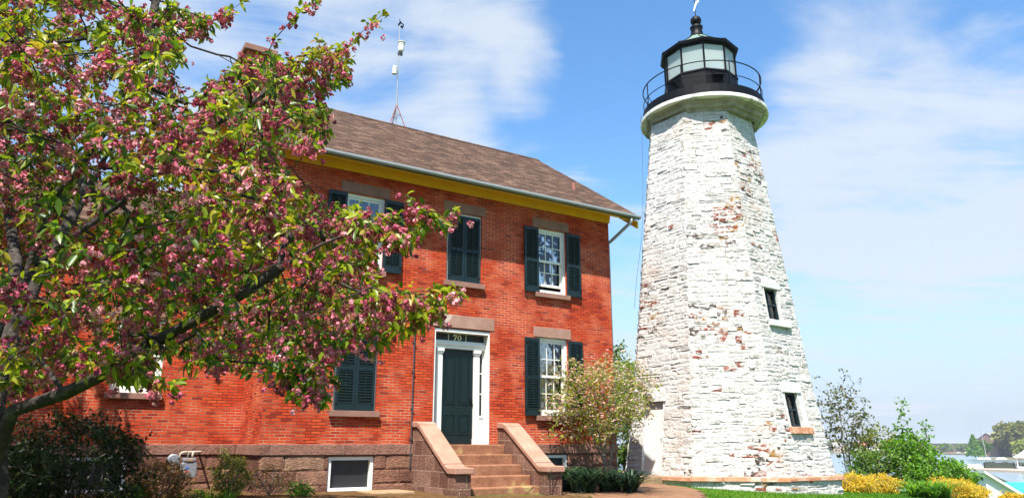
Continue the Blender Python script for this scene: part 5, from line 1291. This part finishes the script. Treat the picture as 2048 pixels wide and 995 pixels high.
for i, (x, y) in enumerate([(236, 380), (240, 381), (244, 378), (248, 381)]):
    if um is None:
        um = empty('dock_umbrella', (x, y, -11.02), 0, 'small white umbrella on the pier behind the hedge', 'umbrella', 'white umbrellas on the pier')
        b = MB(); b.tube([(0,0,0), (0,0,4.6)], .08, 6); b.build('pole', MF['silver'], um)
        b = MB(); b.lathe([(1.7, 3.9), (.9, 4.4), (.05, 4.8)], 8); b.build('canopy', MF['far_white'], um)
    else:
        q = um.copy(); COL.objects.link(q); q.location = (x, y, -11.02)
        for ch_ in list(um.children): c = ch_.copy(); COL.objects.link(c); c.parent = q
# parked cars on the far bank
def car(label, x, y, mat):
    e = empty('parked_car', (x, y, BZ+.02), .1, label, 'car', 'cars parked on the far bank')
    b = MB(); b.prism([(-2.2,.35),(2.2,.35),(2.25,.8),(1.3,.95),(.7,1.45),(-1.1,1.5),(-1.9,1.0),(-2.25,.85)], 1, -.85, .85); b.build('body', mat, e)
    b = MB(); b.prism([(1.15,.97),(.65,1.40),(-1.05,1.45),(-1.7,1.0)], 1, -.86, .86); b.build('window', MT['dark'], e)
    for sx in (-1.4, 1.4):
        for sy in (-.8, .8): b = MB(); b.tube([(sx, sy-.1, .33), (sx, sy+.1, .33)], .33, 10); b.build('wheel', MT['black'], e)
for lab, x, y, mt in [('red car parked before the long brown building', 560, 962, 'far_red'), ('white car parked beside the red one, left of two', 569, 960, 'far_white'), ('white car parked at the right of the row', 578, 958, 'far_white')]: car(lab, x, y, MF[mt])
# roofs at the foot of the bluff
def low_hall(name, label, x, y, z, wd, ln, h, rh, wall, roof, rz):
    e = empty(name, (x, y, z), rz, label, 'boathouse')
    b = MB(); b.box(-wd/2, wd/2, -ln/2, ln/2, 0, h); b.prism([(-wd/2, h), (wd/2, h), (0, h+rh*.95)], 1, -ln/2, ln/2); b.build('wall', wall, e)
    b = MB(); b.prism([(-wd/2-.4, h-.15), (0, h+rh), (wd/2+.4, h-.15), (wd/2+.4, h+.05), (0, h+rh+.2), (-wd/2-.4, h+.05)], 1, -ln/2-.4, ln/2+.4); b.build('roof', roof, e)
    for i in range(3): b = MB(); b.box(-wd/2-.05, -wd/2-.01, -ln/2+ln*(i+.3)/3, -ln/2+ln*(i+.7)/3, h*.35, h*.75); b.build('window', MT['dark'], e)
def gz(x, y): return float(ground_z(x, y))
e = empty('lean_to_shed', (39.7, 66.4, -8.1), 0, 'shed with a long white sloping roof behind the golden bushes', 'shed')
b = MB(); b.prism([(-2.1, 0), (2.6, 0), (2.6, 2.8), (-2.1, 5.8)], 1, -6, 6); b.build('wall', MF['far_white'], e)
b = MB(); b.prism([(-2.3, 5.90), (2.9, 2.6), (2.9, 2.8), (-2.3, 6.10)], 1, -6.4, 6.4); b.build('roof', MF['far_white'], e)
b = MB(); b.box(-1.2, 0, -6.04, -6.01, 1.2, 2.6); b.build('window', MT['dark'], e)
low_hall('boathouse', 'hall with a bright turquoise roof behind the white roof', 55.5, 82, -9.7, 9, 17, 4.2, 1.4, MF['far_white'], MF['turquoise'], 1.75)
low_hall('boathouse', 'small hall with an olive grey roof close to the water', 72.5, 122, -10.5, 8, 8, 4.7, 1.3, MF['far_brown'], MF['olive'], .4)

# air: a thin even haze over harbour and bluff
b = MB(); b.box(-7500, 9500, -7500, 9500, -15.2, 24)
hzm = bpy.data.materials.new('haze_air'); hzm.use_nodes = True; hn = hzm.node_tree; hn.nodes.clear()
pvn = node(hn, 'ShaderNodeVolumePrincipled', {'Color': (.86,.91,1.,1), 'Density': .00018, 'Anisotropy': .2})
ho = hn.nodes.new('ShaderNodeOutputMaterial'); hn.links.new(pvn.outputs[0], ho.inputs['Volume'])
o = b.build('haze', hzm); o['kind'] = 'stuff'; o['label'] = 'thin pale haze lying over the harbour'; o['category'] = 'haze'
